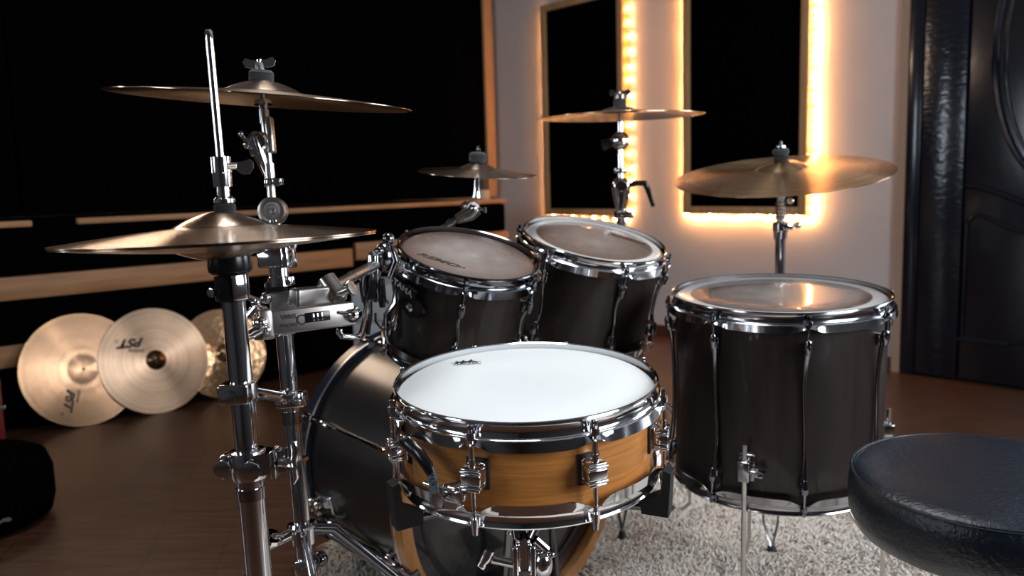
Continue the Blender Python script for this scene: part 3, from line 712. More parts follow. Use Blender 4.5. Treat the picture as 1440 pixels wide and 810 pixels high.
for k in range(8):
    th = 21.5 + 45 * k
    ro = MB(); ro.cyl(bpt(th, .298, BL - .010), bpt(th, .293, BL - .14), .0030, seg=10); ro.box((.007, .007, .012), basis(bax, bdir(th), bpt(th, .298, BL - .006)), .001)
    ro.build('tension_rod', CHROME_D, BD)
    cl = MB(); cl.box((.018, .006, .046), basis(bax, bdir(th), bpt(th, .2965, BL - .022)), .002); cl.box((.018, .018, .006), basis(bax, bdir(th), bpt(th, .288, BL + .002)), .002)
    cl.build('claw', NICKEL, BD)
    lu = MB()
    lu.tube([bpt(th, .293, BL - .062), bpt(th, .2935, BL - .085), bpt(th, .292, BL - .11), bpt(th, .289, BL - .125)], [.0045, .0068, .0062, .0035], 14)
    lu.tube([bpt(th, .289, BL - .115), bpt(th, .2845, BL - .15), bpt(th, .2845, .15), bpt(th, .289, .115)], [.004, .0032, .0032, .004], 10)
    lu.tube([bpt(th, .293, .062), bpt(th, .2935, .085), bpt(th, .292, .11), bpt(th, .289, .125)], [.0045, .0068, .0062, .0035], 14)
    for zz in (BL - .10, .10): lu.box((.010, .014, .022), basis(bax, bdir(th), bpt(th, .2825, zz)), .002)
    lu.build('lug', CHROME, BD)
    ro = MB(); ro.cyl(bpt(th, .298, .010), bpt(th, .293, .14), .0030, seg=10); ro.build('tension_rod', CHROME_D, BD)
    cl = MB(); cl.box((.018, .006, .046), basis(bax, bdir(th), bpt(th, .2965, .022)), .002); cl.box((.018, .018, .006), basis(bax, bdir(th), bpt(th, .288, -.002)), .002); cl.build('claw', NICKEL, BD)
# spur on the camera side, folded back along the shell
m = MB(); th = 103
Ms = basis(bdir(th), bax, bpt(th, RS + .002, .36)); m.box((.045, .075, .012), Ms, .004, 3); m.box((.030, .018, .030), Ms @ T(0, .018, .018), .004); m.box((.030, .018, .030), Ms @ T(0, -.012, .018), .004)
m.cyl(Ms @ V((0, -.03, .024)), Ms @ V((0, .04, .024)), .009, seg=20); wingnut(m, Ms @ V((0, .04, .024)), bax, 1.1)
sp = m.build('spur_bracket', CHROME, BD)
SA = bpt(112, RS + .035, .345); SB = at(574, 804, 1.60)
m = MB(); m.tube([SA + (SA - SB).normalized() * .02, SA + (SB - SA) * .05, SA + (SB - SA) * .9, SB], [.011, .0115, .0105, .0105], 16); m.build('spur_leg', NICKEL, BD)
m = MB(); m.tube([SA + (SA - SB).normalized() * .03, SA + (SB - SA) * .10], [.015, .014], 16); m.box((.030, .040, .03), basis((SB - SA), V((0, 0, 1)), SB), .004); m.build('spur_rubber', BLACK, BD)
m = MB(); th = -103
m.box((.045, .075, .012), basis(bdir(th), bax, bpt(th, RS + .002, .36)), .004); m.tube([bpt(th, RS + .01, .36), bpt(-118, .38, .50)], [.010, .009], 14)
m.build('spur_leg', NICKEL, BD)

# kick pedal at the batter head
def bl(x, y, z): return BM @ V((x, y, z))
KP = thing('kick_pedal', 'black kick drum pedal with thin chrome posts below the snare', 'pedal', T(*bl(0, -.29, -.1)))
m = MB()
for sx in (-.055, .055): m.tube([bl(sx * 1.25, -.262, -.03), bl(sx, -.12, -.035), bl(sx, -.045, -.035)], [.010, .008, .007], 12)
m.cyl(bl(-.075, -.050, -.035), bl(.075, -.050, -.035), .007, seg=16); m.box((.13, .012, .05), BM @ T(0, -.258, -.03), .003)
m.build('pedal_frame', NICKEL, KP)
m = MB(); m.cyl(bl(0, -.05, -.035), bl(0, .065, -.075), .0035, seg=10); m.build('beater_rod', CHROME, KP)
m = MB(); m.lathe([(0, -.022), (.016, -.022), (.024, -.014), (.025, .010), (.018, .020), (0, .022)], basis((bl(0, 0, 1) - bl(0, 0, 0)), V((0, 0, 1)), bl(0, .07, -.072)), 24); m.build('beater', FELTB, KP)
m = MB(); m.prism([(-.032, -.13), (.032, -.13), (.04, .02), (.028, .13), (-.028, .13), (-.04, .02)], .010, BM @ T(0, -.225, -.18) @ RX(PI / 2 - .25) @ RX(0)); m.build('footboard', NICKEL, KP)
m = MB(); m.cyl(bl(.062, -.055, -.035), bl(.062, -.20, -.02), .0075, seg=14); m.cyl(bl(.062, -.07, -.035), bl(.062, -.17, -.02), .010, seg=14); m.build('spring', CHROME_D, KP)

# ---------------------------------------------------------------- cymbals
def cymbal(name, label, c, n, R, mt, bell=.24, hb=.016, hbell=.016, ex=1.25, th=.0011, group=None, bellmat=None, spin=0.0, belltop=True):
    M = basis(n, loc=c) @ RZ(spin)
    rb = R * bell; top = []
    for i in range(41):
        u = 1 - i / 40; r = rb + (R - rb) * u; z = hb * (1 - u ** ex)
        top.append((r, z))
    for i in range(1, 17):
        u = i / 16; r = rb * (1 - u) + .006 * u; top.append((r, hb + hbell * (1 - (r / rb) ** 2) * (.92 + .08 * u) if True else 0))
    if bellmat:
        k = 41; prof = top[:k]; prof2 = top[k - 1:]
        m = MB(); m.lathe(prof + [(r, z - th) for r, z in reversed(prof)], M, 144, loop=True); o = m.build(name, mt, ang=50)
        o.data.transform(M.inverted()); o.matrix_world = M; WM[o.name] = M
        m = MB(); m.lathe([(r, z + .0001) for r, z in prof2] + [(r, z - th) for r, z in reversed(prof2)], I4, 64, loop=True); m.build('bell', bellmat, o, world=False, ang=50, label='dark brown bell')
    else:
        m = MB(); m.lathe(top + [(r, z - th) for r, z in reversed(top)], I4, 144, loop=True); o = m.build(name, mt, ang=50)
        o.matrix_world = M; WM[o.name] = M
    return tag(o, label, 'cymbal', group)

HN = V((-.018, .022, 1)).normalized(); HC_ = V((-.339, .982, .883))
cymbal('hi_hat_cymbal', 'upper hi-hat cymbal on the left foreground stand, black felt on its bell', HC_, HN, .1805, BRONZE, .30, .013, .018, 1.2, group='hi-hat cymbal pair')
cymbal('hi_hat_cymbal', 'lower upturned hi-hat cymbal of the left foreground pair', HC_ - HN * .0032, V((-HN.x, -HN.y, -HN.z)), .1795, BRONZE, .30, .011, .013, 1.3, group='hi-hat cymbal pair')
CN = V((.086, -.030, .996)).normalized(); CC = V((-.347, 1.225, 1.0625))
cymbal('crash_cymbal', 'wide crash cymbal at upper left, above the hi-hat, seen edge-on', CC, CN, .210, BRONZE_D, .27, .012, .017, 1.2)
SNN = V((.075, .096, .993)).normalized(); SC_ = at(671, 243, 1.80); SNN = V((.070, .02, 1)).normalized()
cymbal('splash_cymbal', 'small splash cymbal on an angled arm behind the smaller tom', SC_, V((.075, -.085, 1)), .127, BRONZE_D, .32, .009, .014, 1.2)
C3 = V((.31, 2.346, 1.106))
cymbal('crash_cymbal', 'crash cymbal in front of the left framed panel and its lights', C3, V((-.001, -.012, 1)), .2286, BRONZE_D, .26, .014, .014, 1.2)
RN = V((-.094, -.164, .982)).normalized(); RC = V((.698, 2.166, .937))
cymbal('ride_cymbal', 'large golden ride cymbal tilted above the floor tom', RC, RN, .27, BRONZE_G, .24, .016, .020, 1.3)

# cymbals leaning against the bench, standing on the floor
def leaning(px, py, Yc, R, lean, label, mt, spin, **k):
    nrm = (LN * math.cos(lean) + V((0, 0, math.sin(lean)))).normalized()
    upv = (V((0, 0, 1)) - nrm * nrm.z).normalized()
    off = R * math.sin(lean) + Yc
    d_ = at(px, py, 1.0) - V((0, 0, CAMZ)); k_ = (LO + LN * off).dot(LN) / V((d_.x, d_.y, 0)).dot(LN)
    c = V((0, 0, CAMZ)) + d_ * k_; c.z = R * upv.z + .001
    return cymbal('loose_cymbal', label, c, nrm, R, mt, spin=spin, group='cymbals leaning on the bench', **k), nrm
GL = math.radians(14)
lc1, n1 = leaning(116, 521, .012, .230, GL, 'loose cymbal farthest left on the floor, thin logo and bright diagonal glint', bronze('tawny bronze', (.52, .31, .18), .22, .9, .2), 0, bell=.26, hb=.013, hbell=.006)
lc2, n2 = leaning(218, 505, .030, .2256, math.radians(15), 'loose cymbal in the middle of the three, dark brown bell and black logo', BRONZE_R, 0, bell=.19, hb=.014, hbell=.022, bellmat=BELL_D)
lc3, n3 = leaning(314, 497, .012, .202, math.radians(14), 'loose hammered cymbal partly behind the hi-hat stand tube', BRONZE_H, 0, bell=.20, hb=.016, hbell=.020)
def cym_print(c, R, bell, hb, ex, s, size, px, py, ang, m, shear=.3, bold=0.0, sx=1.2):
    A = c.matrix_world.to_3x3().inverted() @ LL; a0 = math.atan2(A.y, A.x)
    o = text('printed_logo', s, size, RZ(a0) @ T(px, py, 0) @ RZ(ang), m, c, shear, bold, .0, sx)
    bm = bmesh.new(); bm.from_mesh(o.data); bmesh.ops.triangulate(bm, faces=bm.faces); bmesh.ops.subdivide_edges(bm, edges=bm.edges, cuts=2)
    rb = R * bell
    for v in bm.verts:
        r = math.hypot(v.co.x, v.co.y); u = max(0.0, (r - rb) / (R - rb)); v.co.z = hb * (1 - u ** ex) + .0007
    bm.to_mesh(o.data); bm.free(); return o
A2 = (lc2, .2256, .19, .014, 1.25); A1 = (lc1, .230, .26, .013, 1.25)
cym_print(*A2, 'PST', .050, -.082, .088, PI - .06, INK, .45, .003, 1.15)
cym_print(*A2, 'X', .016, -.140, .104, PI - .06, INK, .3, .0005)
cym_print(*A2, 'paiste', .026, -.072, .050, PI - .20, INKB, 0, .0007, 1.0)
cym_print(*A1, 'PST', .044, -.066, -.110, -1.85, INKB, .45, .0025, 1.1)
cym_print(*A1, 'X', .015, -.098, -.162, -1.85, INKB, .3, .0005)
cym_print(*A1, 'paiste', .022, -.032, -.106, -1.85, INKB, 0, .0005, 1.0)

# ---------------------------------------------------------------- hi-hat stand
A = at(293, 42, .985); Bq = at(360, 768, .975); ax = (A - Bq).normalized()
def hh(py):   # point on the stand's axis at photo height py
    lo, hi = 0.0, 3.0
    for _ in range(40):
        mid = (lo + hi) / 2; P = A - ax * mid
        d = P - V((0, 0, CAMZ)); y = 405 - FPX * d.dot(_U) / d.dot(_F)
        if y < py: lo = mid
        else: hi = mid
    return A - ax * lo
foot = A - ax * ((A.z) / ax.z)
HS = thing('hi_hat_stand', 'chrome hi-hat stand in the left foreground with a tall pull rod', 'stand', T(foot.x, foot.y, 0))
m = MB(); m.tube([hh(410), hh(60), hh(45), hh(41)], [.0047, .0047, .0047, .0036], 20); m.build('pull_rod', CHROME, HS)
m = MB(); c1 = hh(232); m.cyl(hh(221), hh(243), .0118, seg=32); m.cyl(hh(244), hh(263), .0112, .0105, seg=32); m.cyl(hh(262), hh(284), .0068, seg=24)
for y in range(264, 282, 3): m.cyl(hh(y), hh(y + 1.5), .0076, seg=20)
m.lathe([(0, 0), (.0125, 0), (.0125, .004), (.009, .007), (0, .007)], basis(ax, loc=hh(285)), 28)
cl = m.build('clutch', CHROME, HS)
m = MB(); q = hh(234) + V((.010, -.004, 0)); m.cyl(q, q + V((.012, -.003, 0)), .004, seg=14)
wm = basis((.15, -1, 0), V((0, 0, 1)), q + V((.012, -.003, -.001)))
m.prism([(-.002, -.004), (.004, -.009), (.012, -.009), (.017, -.002), (.017, .005), (.013, .008), (.006, .006), (-.002, .004)], .0055, wm)
m.build('wing_screw', STEEL, cl)
felt(hh(301), ax, .0125, .0135).build('felt', FELTB, HS)
m = MB(); m.lathe([(0, 0), (.012, .0), (.021, .001), (.0245, .004), (.0255, .010), (.0245, .022), (0, .022)], basis(ax, loc=hh(386)), 40); m.build('seat_cup', PLASTIC, HS)
m = MB(); m.lathe([(0, 0), (.0185, .0), (.0195, .002), (.0195, .029), (0, .030)], basis(ax, loc=hh(422)), 36); m.build('neck_collar', PLASTIC, HS)
m = MB(); Mc = basis(ax, V((1, -1.1, 0)), hh(403))
m.box((.017, .004, .030), Mc @ T(0, .0200, 0), .0015); bolt(m, hh(404) + V((-.0175, -.010, -.004)), V((-.4, -1, 0)), .0030, .006); m.build('collar_clip', CHROME, HS)
m = MB(); m.cyl(hh(415), hh(668), .0137, seg=40); m.build('upper_tube', CHROME, HS)
m = MB(); m.cyl(hh(660), hh(1230), .0158, seg=40); m.build('lower_tube', CHROME, HS)
m = MB(); m.cyl(hh(418), hh(424), .0148, seg=36); m.build('tube_ring', CHROME_D, HS)
m = MB(); m.cyl(hh(684), hh(700), .0172, seg=36); m.build('tube_ring', CHROME_D, HS)
# big height clamp
m = MB(); P = hh(652); X = V((1, -.15, 0)).normalized()
Mc = basis(ax, V((0, -1, 0)), P)
m.lathe([(.0145, -.018), (.021, -.017), (.0225, -.012), (.0225, .012), (.021, .017), (.0145, .018)], Mc, 36, loop=True)
sx = 1 if (Mc.to_3x3() @ V((1, 0, 0))).x > 0 else -1
m.prism([(sx * .010, .021), (sx * .046, .004), (sx * .046, -.008), (sx * .010, -.018)], .026, Mc @ T(0, 0, .002)); m.box((.012, .020, .030), Mc @ T(-sx * .024, .004, 0), .003)
m.box((.006, .03, .034), Mc @ T(sx * .034, .004, .001), .002); bolt(m, P - X * .026 + V((0, -.014, 0)), V((0, -1, .0)), .0055, .010); bolt(m, P + X * .012 + V((0, -.022, 0)), V((0, -1, .0)), .0060, .006)
m.build('height_clamp', CHROME, HS)
m = MB(); q = P + X * .050 + V((0, -.002, .003)); m.cyl(q - X * .01, q + X * .008, .005, seg=16); wingnut(m, q, X, 1.0); m.tube([q + X * .008, q + X * .012 + V((0, 0, .016)), q + X * .010 + V((0, 0, .026))], [.005, .006, .004], 12); m.tube([q + X * .008, q + X * .010 + V((0, 0, -.018)), q + X * .006 + V((0, 0, -.026))], [.004, .0035, .002], 12); m.build('wing_screw', CHROME, HS)
for k, a in enumerate((.6, 2.7, 4.8)):
    d = V((math.cos(a), math.sin(a), 0)); h0 = foot + V((0, 0, .17)); m = MB()
    m.tube([h0 + V((0, 0, .06)) + d * .015, foot + d * .16 + V((0, 0, .09)), foot + d * .29 + V((0, 0, .048))], .006, 12, flat=2); lg = m.build('leg', CHROME, HS)
    m = MB(); m.ball((foot + d * .295 + V((0, 0, .046)))[:], .013); m.build('rubber_foot', BLACK, lg)

# ---------------------------------------------------------------- left cymbal stand
SA0 = at(370, 146, 1.225); SB0 = at(428, 775, 1.165); sax = (SA0 - SB0).normalized()
def cs(py):
    lo, hi = -.3, 3.0
    for _ in range(40):
        mid = (lo + hi) / 2; P = SA0 - sax * mid; d = P - V((0, 0, CAMZ)); y = 405 - FPX * d.dot(_U) / d.dot(_F)
        if y < py: lo = mid
        else: hi = mid
    return SA0 - sax * lo
sfoot = SA0 - sax * (SA0.z / sax.z)
CS = thing('cymbal_stand', 'chrome cymbal stand just behind the hi-hat, holding the tall left cymbal', 'stand', T(sfoot.x, sfoot.y, 0), group='chrome cymbal stands')
m = MB(); m.cyl(cs(84), cs(165), .0040, seg=18); m.cyl(cs(140), cs(153), .0062, seg=20); m.build('top_rod', CHROME, CS)
m = MB(); wingnut(m, cs(101), sax, 1.05, V((.1, -1, 0))); m.build('wing_nut', STEEL, CS)
felt(cs(117), CN, .0175, .0185).build('felt', FELT, CS)
m = MB(); m.cyl(cs(147), cs(141), .013, .011, seg=28); m.build('felt_washer', CHROME, CS)
m = MB(); m.cyl(cs(154), cs(173), .0072, seg=24); m.cyl(cs(172), cs(236), .0056, seg=24); m.cyl(cs(230), cs(250), .0078, seg=24); m.cyl(cs(250), cs(285), .0062, seg=24)
m.box((.010, .018, .052), basis(sax, V((0, -1, 0)), cs(190) + V((.006, .002, 0))), .003, 3)
m.build('boom_tube', STEEL, CS)
m = MB(); P = cs(203); Mt = basis((.25, -1, 0), V((0, 0, 1)), P + V((-.012, -.006, .004)))
m.lathe([(0, -.008), (.013, -.008), (.0145, -.004), (.0145, .005), (.011, .008), (0, .008)], Mt, 30)
m.tube([P + V((-.016, -.006, .010)), P + V((-.010, -.006, -.014)), P + V((-.002, -.003, -.042))], [.010, .0095, .006], 16)
tl_ = m.build('tilter', CHROME, CS)
m = MB(); q = P + V((-.022, -.010, -.002)); m.cyl(P + V((-.010, -.006, 0)), q, .005, seg=14); m.tube([q, q + V((-.009, -.003, .014))], [.0035, .0035], 10); m.ball((q + V((-.010, -.003, .017))[:] if False else (q + V((-.010, -.003, .017)))[:]), .0042, u=12, v=8)
m.tube([q + V((.001, 0, -.002)), q + V((.004, 0, -.012)), q + V((.010, 0, -.013))], [.0035, .004, .003], 10); m.ball((q + V((-.003, 0, .002)))[:], .0065, u=14, v=8); m.build('wing_screw', CHROME, tl_)
m = MB(); collar(m, cs(257), sax, .0088, .012, V((1, -.4, 0)), .014); bolt(m, cs(257) + V((.014, -.008, 0)), V((0, -1, 0)), .003, .01); m.build('memory_lock', CHROME, CS)
# round ratchet joint facing the room
m = MB(); P = cs(297); Mt = basis((.12, -1, .05), V((0, 0, 1)), P)
m.lathe([(0, .012), (.004, .0125), (.005, .009), (.009, .009), (.0095, .012), (.0125, .012), (.013, .009), (.0165, .0095), (.017, .013), (.0198, .012), (.0205, .008), (.0205, -.010), (.018, -.013), (0, -.013)], Mt, 44); m.build('ratchet_joint', STEEL, CS)
m = MB(); m.cyl(cs(310), cs(470), .0098, seg=32); m.build('middle_tube', CHROME, CS)
m = MB(); m.cyl(cs(455), cs(1120), .0122, seg=36); m.build('lower_tube', CHROME, CS)
m = MB()
m.box((.040, .026, .028), basis(sax, V((-.25, -1, 0)), cs(362) + V((-.004, -.004, 0))), .003, 3); m.box((.010, .030, .030), basis(sax, V((-.25, -1, 0)), cs(362) + V((.018, -.006, 0))), .002)
m.cyl(cs(352), cs(346), .012, .010, seg=20); bolt(m, cs(349) + V((.014, -.006, .003)), V((1, 0, .25)), .004, .016); m.ball((cs(347) + V((.026, -.008, .002)))[:], .0065, u=14, v=8)
m.tube([cs(352) + V((-.026, -.010, 0)), cs(352) + V((-.016, -.008, .004))], [.006, .009], 14)
m.build('upper_clamp', CHROME, CS)
m = MB(); m.cyl(cs(374), cs(398), .0145, seg=32); m.cyl(cs(392), cs(403), .0175, seg=30); collar(m, cs(396), sax, .0155, .016, V((1, -.6, 0)), .014); m.build('height_clamp', CHROME, CS)
m = MB(); m.box((.030, .018, .016), basis(sax, V((0, -1, 0)), cs(403) + V((-.004, -.006, 0))), .003); m.build('clamp_bush', PLASTIC, CS)
m = MB(); m.cyl(cs(578), cs(596), .0140, seg=32); m.build('memory_lock', CHROME_D, CS)
# tripod hub
m = MB(); m.cyl(cs(736), cs(764), .0172, seg=32); m.lathe([(.0125, 0), (.020, 0), (.022, .004), (.020, .009), (.0125, .010)], basis(sax, loc=cs(742)), 32, loop=True); m.cyl(cs(790), cs(850), .0165, seg=30); m.box((.03, .022, .02), basis(sax, V((0, -1, 0)), cs(792) + V((.004, -.010, 0))), .003); bolt(m, cs(794) + V((.006, -.020, 0)), V((0, -1, 0)), .0045, .008)
m.build('tripod_hub', CHROME, CS)
m = MB(); wingnut(m, cs(752) + V((-.026, -.012, .0)), V((-1, -.3, .3)), 1.2); m.build('wing_screw', CHROME, CS)
m = MB(); m.ball((cs(790) + V((.020, .006, .0)))[:], .012, u=14, v=8); m.build('clamp_knob', NICKEL, CS)
for d, nm in ((V((.75, .66, 0)), 0), (V((-.93, -.36, 0)), 1), (V((.35, -.93, 0)), 2)):
    h0 = cs(748); f0 = V((sfoot.x, sfoot.y, 0)); m = MB()
    m.tube([h0 + d * .016, h0 + d * .05 + V((0, 0, -.010)), f0 + d * .18 + V((0, 0, h0.z - .15)), f0 + d * .40 + V((0, 0, .045))], [.0055, .006, .0045, .0045], 12, flat=1.5); lg = m.build('leg', NICKEL if nm == 0 else CHROME, CS)
    m = MB(); m.tube([cs(830) + d * .015, f0 + d * .20 + V((0, 0, h0.z - .19))], .0045, 10, flat=1.5); m.build('leg_brace', CHROME, lg)
    m = MB(); m.ball((f0 + d * .405 + V((0, 0, .047)))[:], .013); m.build('rubber_foot', BLACK, lg)

# ---------------------------------------------------------------- clamps between the stands
P1 = hh(549); P2 = cs(560); mid = (P1 + P2) / 2; dv = (P2 - P1).normalized()
MC = thing('stand_clamp', 'short chrome clamp joining the hi-hat stand to the cymbal stand behind it', 'clamp', T(*mid))
m = MB(); collar(m, P1, ax, .0165, .022); m.box((.036, .030, .024), basis(ax, V((0, -1, 0)), P1 + V((-.003, -.010, 0))), .003, 3); m.box((.020, .026, .026), basis(ax, dv, P1 + dv * .028 + V((0, -.006, 0))), .003, 3)
bolt(m, P1 + V((-.006, -.026, -.001)), V((0, -1, 0)), .0040, .006); m.build('clamp_jaw', CHROME, MC)
m = MB(); m.cyl(P1 + dv * .02, P2 - dv * .01, .0075, seg=20); m.box((.014, .030, .016), basis(ax, dv, P2 - dv * .035), .003); m.build('clamp_bar', CHROME, MC)
m = MB(); collar(m, P2, sax, .0160, .024); m.box((.040, .030, .022), basis(sax, V((0, -1, 0)), P2 + V((.004, -.006, 0))), .003, 3); m.box((.044, .012, .008), basis(sax, V((0, -1, 0)), P2 + V((.003, -.010, .0))), .002); m.build('clamp_jaw', CHROME, MC)
m = MB(); q = P1 + dv * .050 + V((.002, -.022, .002)); wingnut(m, q, V((.2, -1, 0)), .9); m.tube([q, q + V((.003, -.004, -.026))], [.006, .004], 12); m.build('wing_screw', CHROME, MC)

# long flat clamp bar carrying printed writing
L0 = at(366, 456, 1.105); L1 = at(497, 440, 1.165); dl = (L1 - L0).normalized()
FM = basis(V((.25, -1, .1)) - dl * dl.dot(V((.25, -1, .1))), dl.cross(V((.25, -1, .1))) * -1, (L0 + L1) / 2)
xv = FM.to_3x3() @ V((1, 0, 0))
if xv.dot(dl) < 0: FM = FM @ RZ(PI)
LB = (L1 - L0).length
FB = thing('bar_clamp', 'flat steel clamp bar with upside-down lettering on the cymbal stand', 'clamp', T(*L0))
m = MB(); m.box((LB, .0335, .018), FM, .003, 3); m.box((LB * .14, .040, .022), FM @ T(-LB * .45, 0, 0), .004, 3); m.build('bar', CAST, FB)
m = MB(); m.box((LB * .27, .0135, .002), FM @ T(LB * .085, .0015, .0092), .0008); m.build('bar_slot', PLASTIC, FB)
m = MB()
for k in range(3): m.box((.0055, .010, .0028), FM @ T(LB * (.03 + .045 * k), .0015, .0096), .0006)
m.lathe([(.0052, 0), (.0070, 0), (.0070, .0008), (.0052, .0008)], FM @ T(-LB * .085, 0, .0090), 24, loop=True); m.build('slot_teeth', CHROME_D, FB)
text('bar_print', 'FastClamp', .0068, FM @ T(-LB * .225, -.0055, .0096) @ RZ(PI), INK, FB, .2, .0002, .0002, .8, True)
text('bar_print', 'TAMA', .0078, FM @ T(-LB * .215, .0065, .0096) @ RZ(PI), INK, FB, 0, .0005, .0002, 1.0, True)
m = MB(); collar(m, cs(455), sax, .0165, .034); m.box((.030, .062, .030), basis(sax, V((0, -1, 0)), cs(455) + V((-.012, -.030, 0))), .004, 3); m.build('clamp_jaw', CHROME, FB)
m = MB(); m.tube([FM @ V((-LB * .47, -.002, .008)), FM @ V((-LB * .52, -.006, .006)), FM @ V((-LB * .62, -.012, .004)), FM @ V((-LB * .80, -.012, .004))], [.009, .008, .007, .003], 14); m.ball((FM @ V((-LB * .50, .002, .010)))[:], .009, u=14, v=8); m.ball((FM @ V((-LB * .46, -.008, .010)))[:], .007, u=14, v=8); m.build('wing_screw', CHROME, FB)
m = MB(); q = FM @ V((LB * .5, -.002, .002)); m.cyl(q + V((0, .01, 0)), q + V((0, -.012, 0)), .010, seg=20); m.ball((q + V((.002, -.014, .002)))[:], .0085, u=14, v=8); m.tube([q + V((0, -.012, .002)), q + V((-.02, -.016, .006))], [.003, .003], 10); m.build('bar_bolt', CHROME, FB)
m = MB(); m.tube([at(478, 462, 1.165), at(477, 468, 1.165), at(481, 473, 1.165), at(502, 475, 1.19), at(508, 471, 1.21), at(514, 448, 1.26), at(516, 428, 1.32)], .0045, 14); m.build('bent_rod', CHROME, FB)

# tom holder arm
TA = thing('tom_holder', 'grey and chrome arm reaching from the stand clamp to the smaller tom', 'tom holder', T(*cs(425)))
m = MB(); m.box((.044, .034, .034), basis(sax, V((0, -1, 0)), cs(425) + V((.010, -.006, 0))), .004, 3); m.box((.012, .038, .026), basis(sax, V((0, -1, 0)), cs(425) + V((.034, -.006, 0))), .003)
bolt(m, cs(425) + V((.042, -.012, 0)), V((.6, -1, 0)), .006, .016); m.build('stand_block', STEEL, TA)
m = MB()
for dx, dz in ((-.016, .006), (-.030, .0), (-.036, -.014), (-.022, -.012)):
    m.ball((cs(422) + V((dx, -.020, dz)))[:], .0085, u=12, v=8)
m.tube([cs(420) + V((-.030, -.024, .002)), cs(414) + V((-.052, -.028, .008))], [.005, .003], 10); m.tube([cs(428) + V((-.030, -.024, .0)), cs(436) + V((-.046, -.028, -.008))], [.005, .003], 10); m.build('wing_screw', CHROME, TA)
q0 = at(412, 419, 1.15); q1 = at(478, 412, 1.22); dq = (q1 - q0).normalized()
m = MB(); m.box(((q1 - q0).length, .026, .022), basis(V((.4, -1, 0)) - dq * dq.dot(V((.4, -1, 0))), dq.cross(V((.4, -1, 0))) * -1, (q0 + q1) / 2), .004, 3); m.build('flat_arm', CAST, TA)
m = MB(); q = at(467, 404, 1.205); dr = (at(527, 372, 1.37) - q).normalized(); px_ = V((.55, -.35, -.75)).normalized()
m.cyl(q - px_ * .013 + V((-.002, 0, .002)), q + px_ * .016, .0145, .0145, seg=30); m.cyl(q + px_ * .014, q + px_ * .022, .0125, seg=24); bolt(m, q + V((.020, -.016, -.004)), V((1, -.3, .4)), .006, .022)
for rr_ in (.010, .006): m.cyl(q + px_ * .020, q + px_ * .025, rr_, seg=20)
m.build('swivel_joint', STEEL, TA)
m = MB(); m.cyl(q + dr * .012, q + dr * .075, .0080, seg=24); m.cyl(q + dr * .072, at(527, 373, 1.37), .0088, seg=24); m.build('round_arm', STEEL, TA)
m = MB(); e = at(525, 371, 1.37); m.tube([e + V((-.002, 0, .020)), e + V((0, 0, .012)), e + V((0, 0, -.026))], [.005, .010, .0085], 18); m.build('arm_end_clamp', CHROME, TA)
m = MB(); e = at(541, 362, 1.40); m.ball(e[:], .020, (1, 1, 1.3)); m.ball((e + V((.006, .01, .030)))[:], .011); m.cyl(e + V((-.02, 0, -.002)), e + V((.012, .02, -.01)), .010, seg=20); m.tube([e + V((.012, -.004, .018)), e + V((.02, -.012, -.006)), e + V((.008, -.012, -.034))], [.006, .006, .005], 14); m.ball((e + V((-.006, -.016, .012)))[:], .008)
m.build('tom_bracket', NICKEL, TA)
m = MB()
for k, (x0, x1, yo) in enumerate(((509, 512, 0), (530, 529, .015))):
    pts = [at(x0 + 5, 381, 1.38 + yo), at(x0, 392, 1.38 + yo), at(x1 - 3, 406, 1.38 + yo), at(x1, 424, 1.39 + yo)]
    m.tube(pts, [.004, .0045, .0045, .004], 12)
m.prism([(-.012, -.026), (.010, -.026), (.013, .0), (.012, .024), (-.008, .024), (-.015, .0)], .004, basis(V((-.3, -1, 0)), V((0, 0, 1)), at(520, 402, 1.39))); m.build('side_plate', NICKEL, TA)
m = MB(); m.box((.012, .018, .05), basis(sax, V((0, -1, 0)), at(537, 412, 1.42)), .003); m.tube([at(517, 424, 1.38), at(519, 442, 1.38), at(517, 470, 1.38)], [.008, .006, .004], 12); m.tube([at(528, 440, 1.40), at(528, 452, 1.40), at(535, 461, 1.41), at(544, 464, 1.42)], .0022, 8); m.build('lower_bracket', PLASTIC, TA)
m = MB(); m.tube([at(556, 410, 1.47), at(554, 428, 1.46), at(543, 443, 1.45), at(542, 470, 1.45), at(546, 482, 1.45)], [.004, .005, .005, .004, .004], 12, flat=1.8); m.build('mount_strip', CHROME_D, T1)
m = MB(); m.ball((at(563, 375, 1.45))[:], .012); m.cyl(at(560, 372, 1.44), at(576, 385, 1.46), .007, seg=14); m.cyl(at(552, 352, 1.46), at(556, 372, 1.45), .008, seg=16)
m.build('mount_bolts', CHROME_D, T1)

# ---------------------------------------------------------------- splash arm
SP = thing('splash_arm', 'short angled chrome boom stand holding the small splash cymbal', 'stand', T(*at(600, 345, 1.72)))  # a short arm ending on the bass drum shell, no floor stand
sn = V((.075, -.085, 1)).normalized()
m = MB(); m.cyl(SC_ + sn * .048, SC_ - sn * .012, .0036, seg=14); m.cyl(SC_ - sn * .010, SC_ - sn * .020, .005, seg=18); m.tube([SC_ - sn * .016, SC_ - sn * .038, SC_ - sn * .052], [.0065, .0068, .0095], 20); m.build('top_rod', CHROME, SP)
felt(SC_ + sn * .0215, sn, .0185, .0215).build('felt', FELT, SP)
m = MB(); P = SC_ + sn * .043; m.lathe([(0, 0), (.0062, 0), (.0065, .006), (.0042, .008), (.0042, .013), (0, .014)], basis(sn, loc=P), 8); m.build('wing_nut', CHROME, SP)
q = at(664, 293, 1.80); e = at(590, 345, 1.76); da = (e - q).normalized()
m = MB(); m.lathe([(0, -.010), (.013, -.010), (.0165, -.006), (.0165, .006), (.013, .010), (0, .010)], basis((.3, -1, .1), V((0, 0, 1)), q), 30)
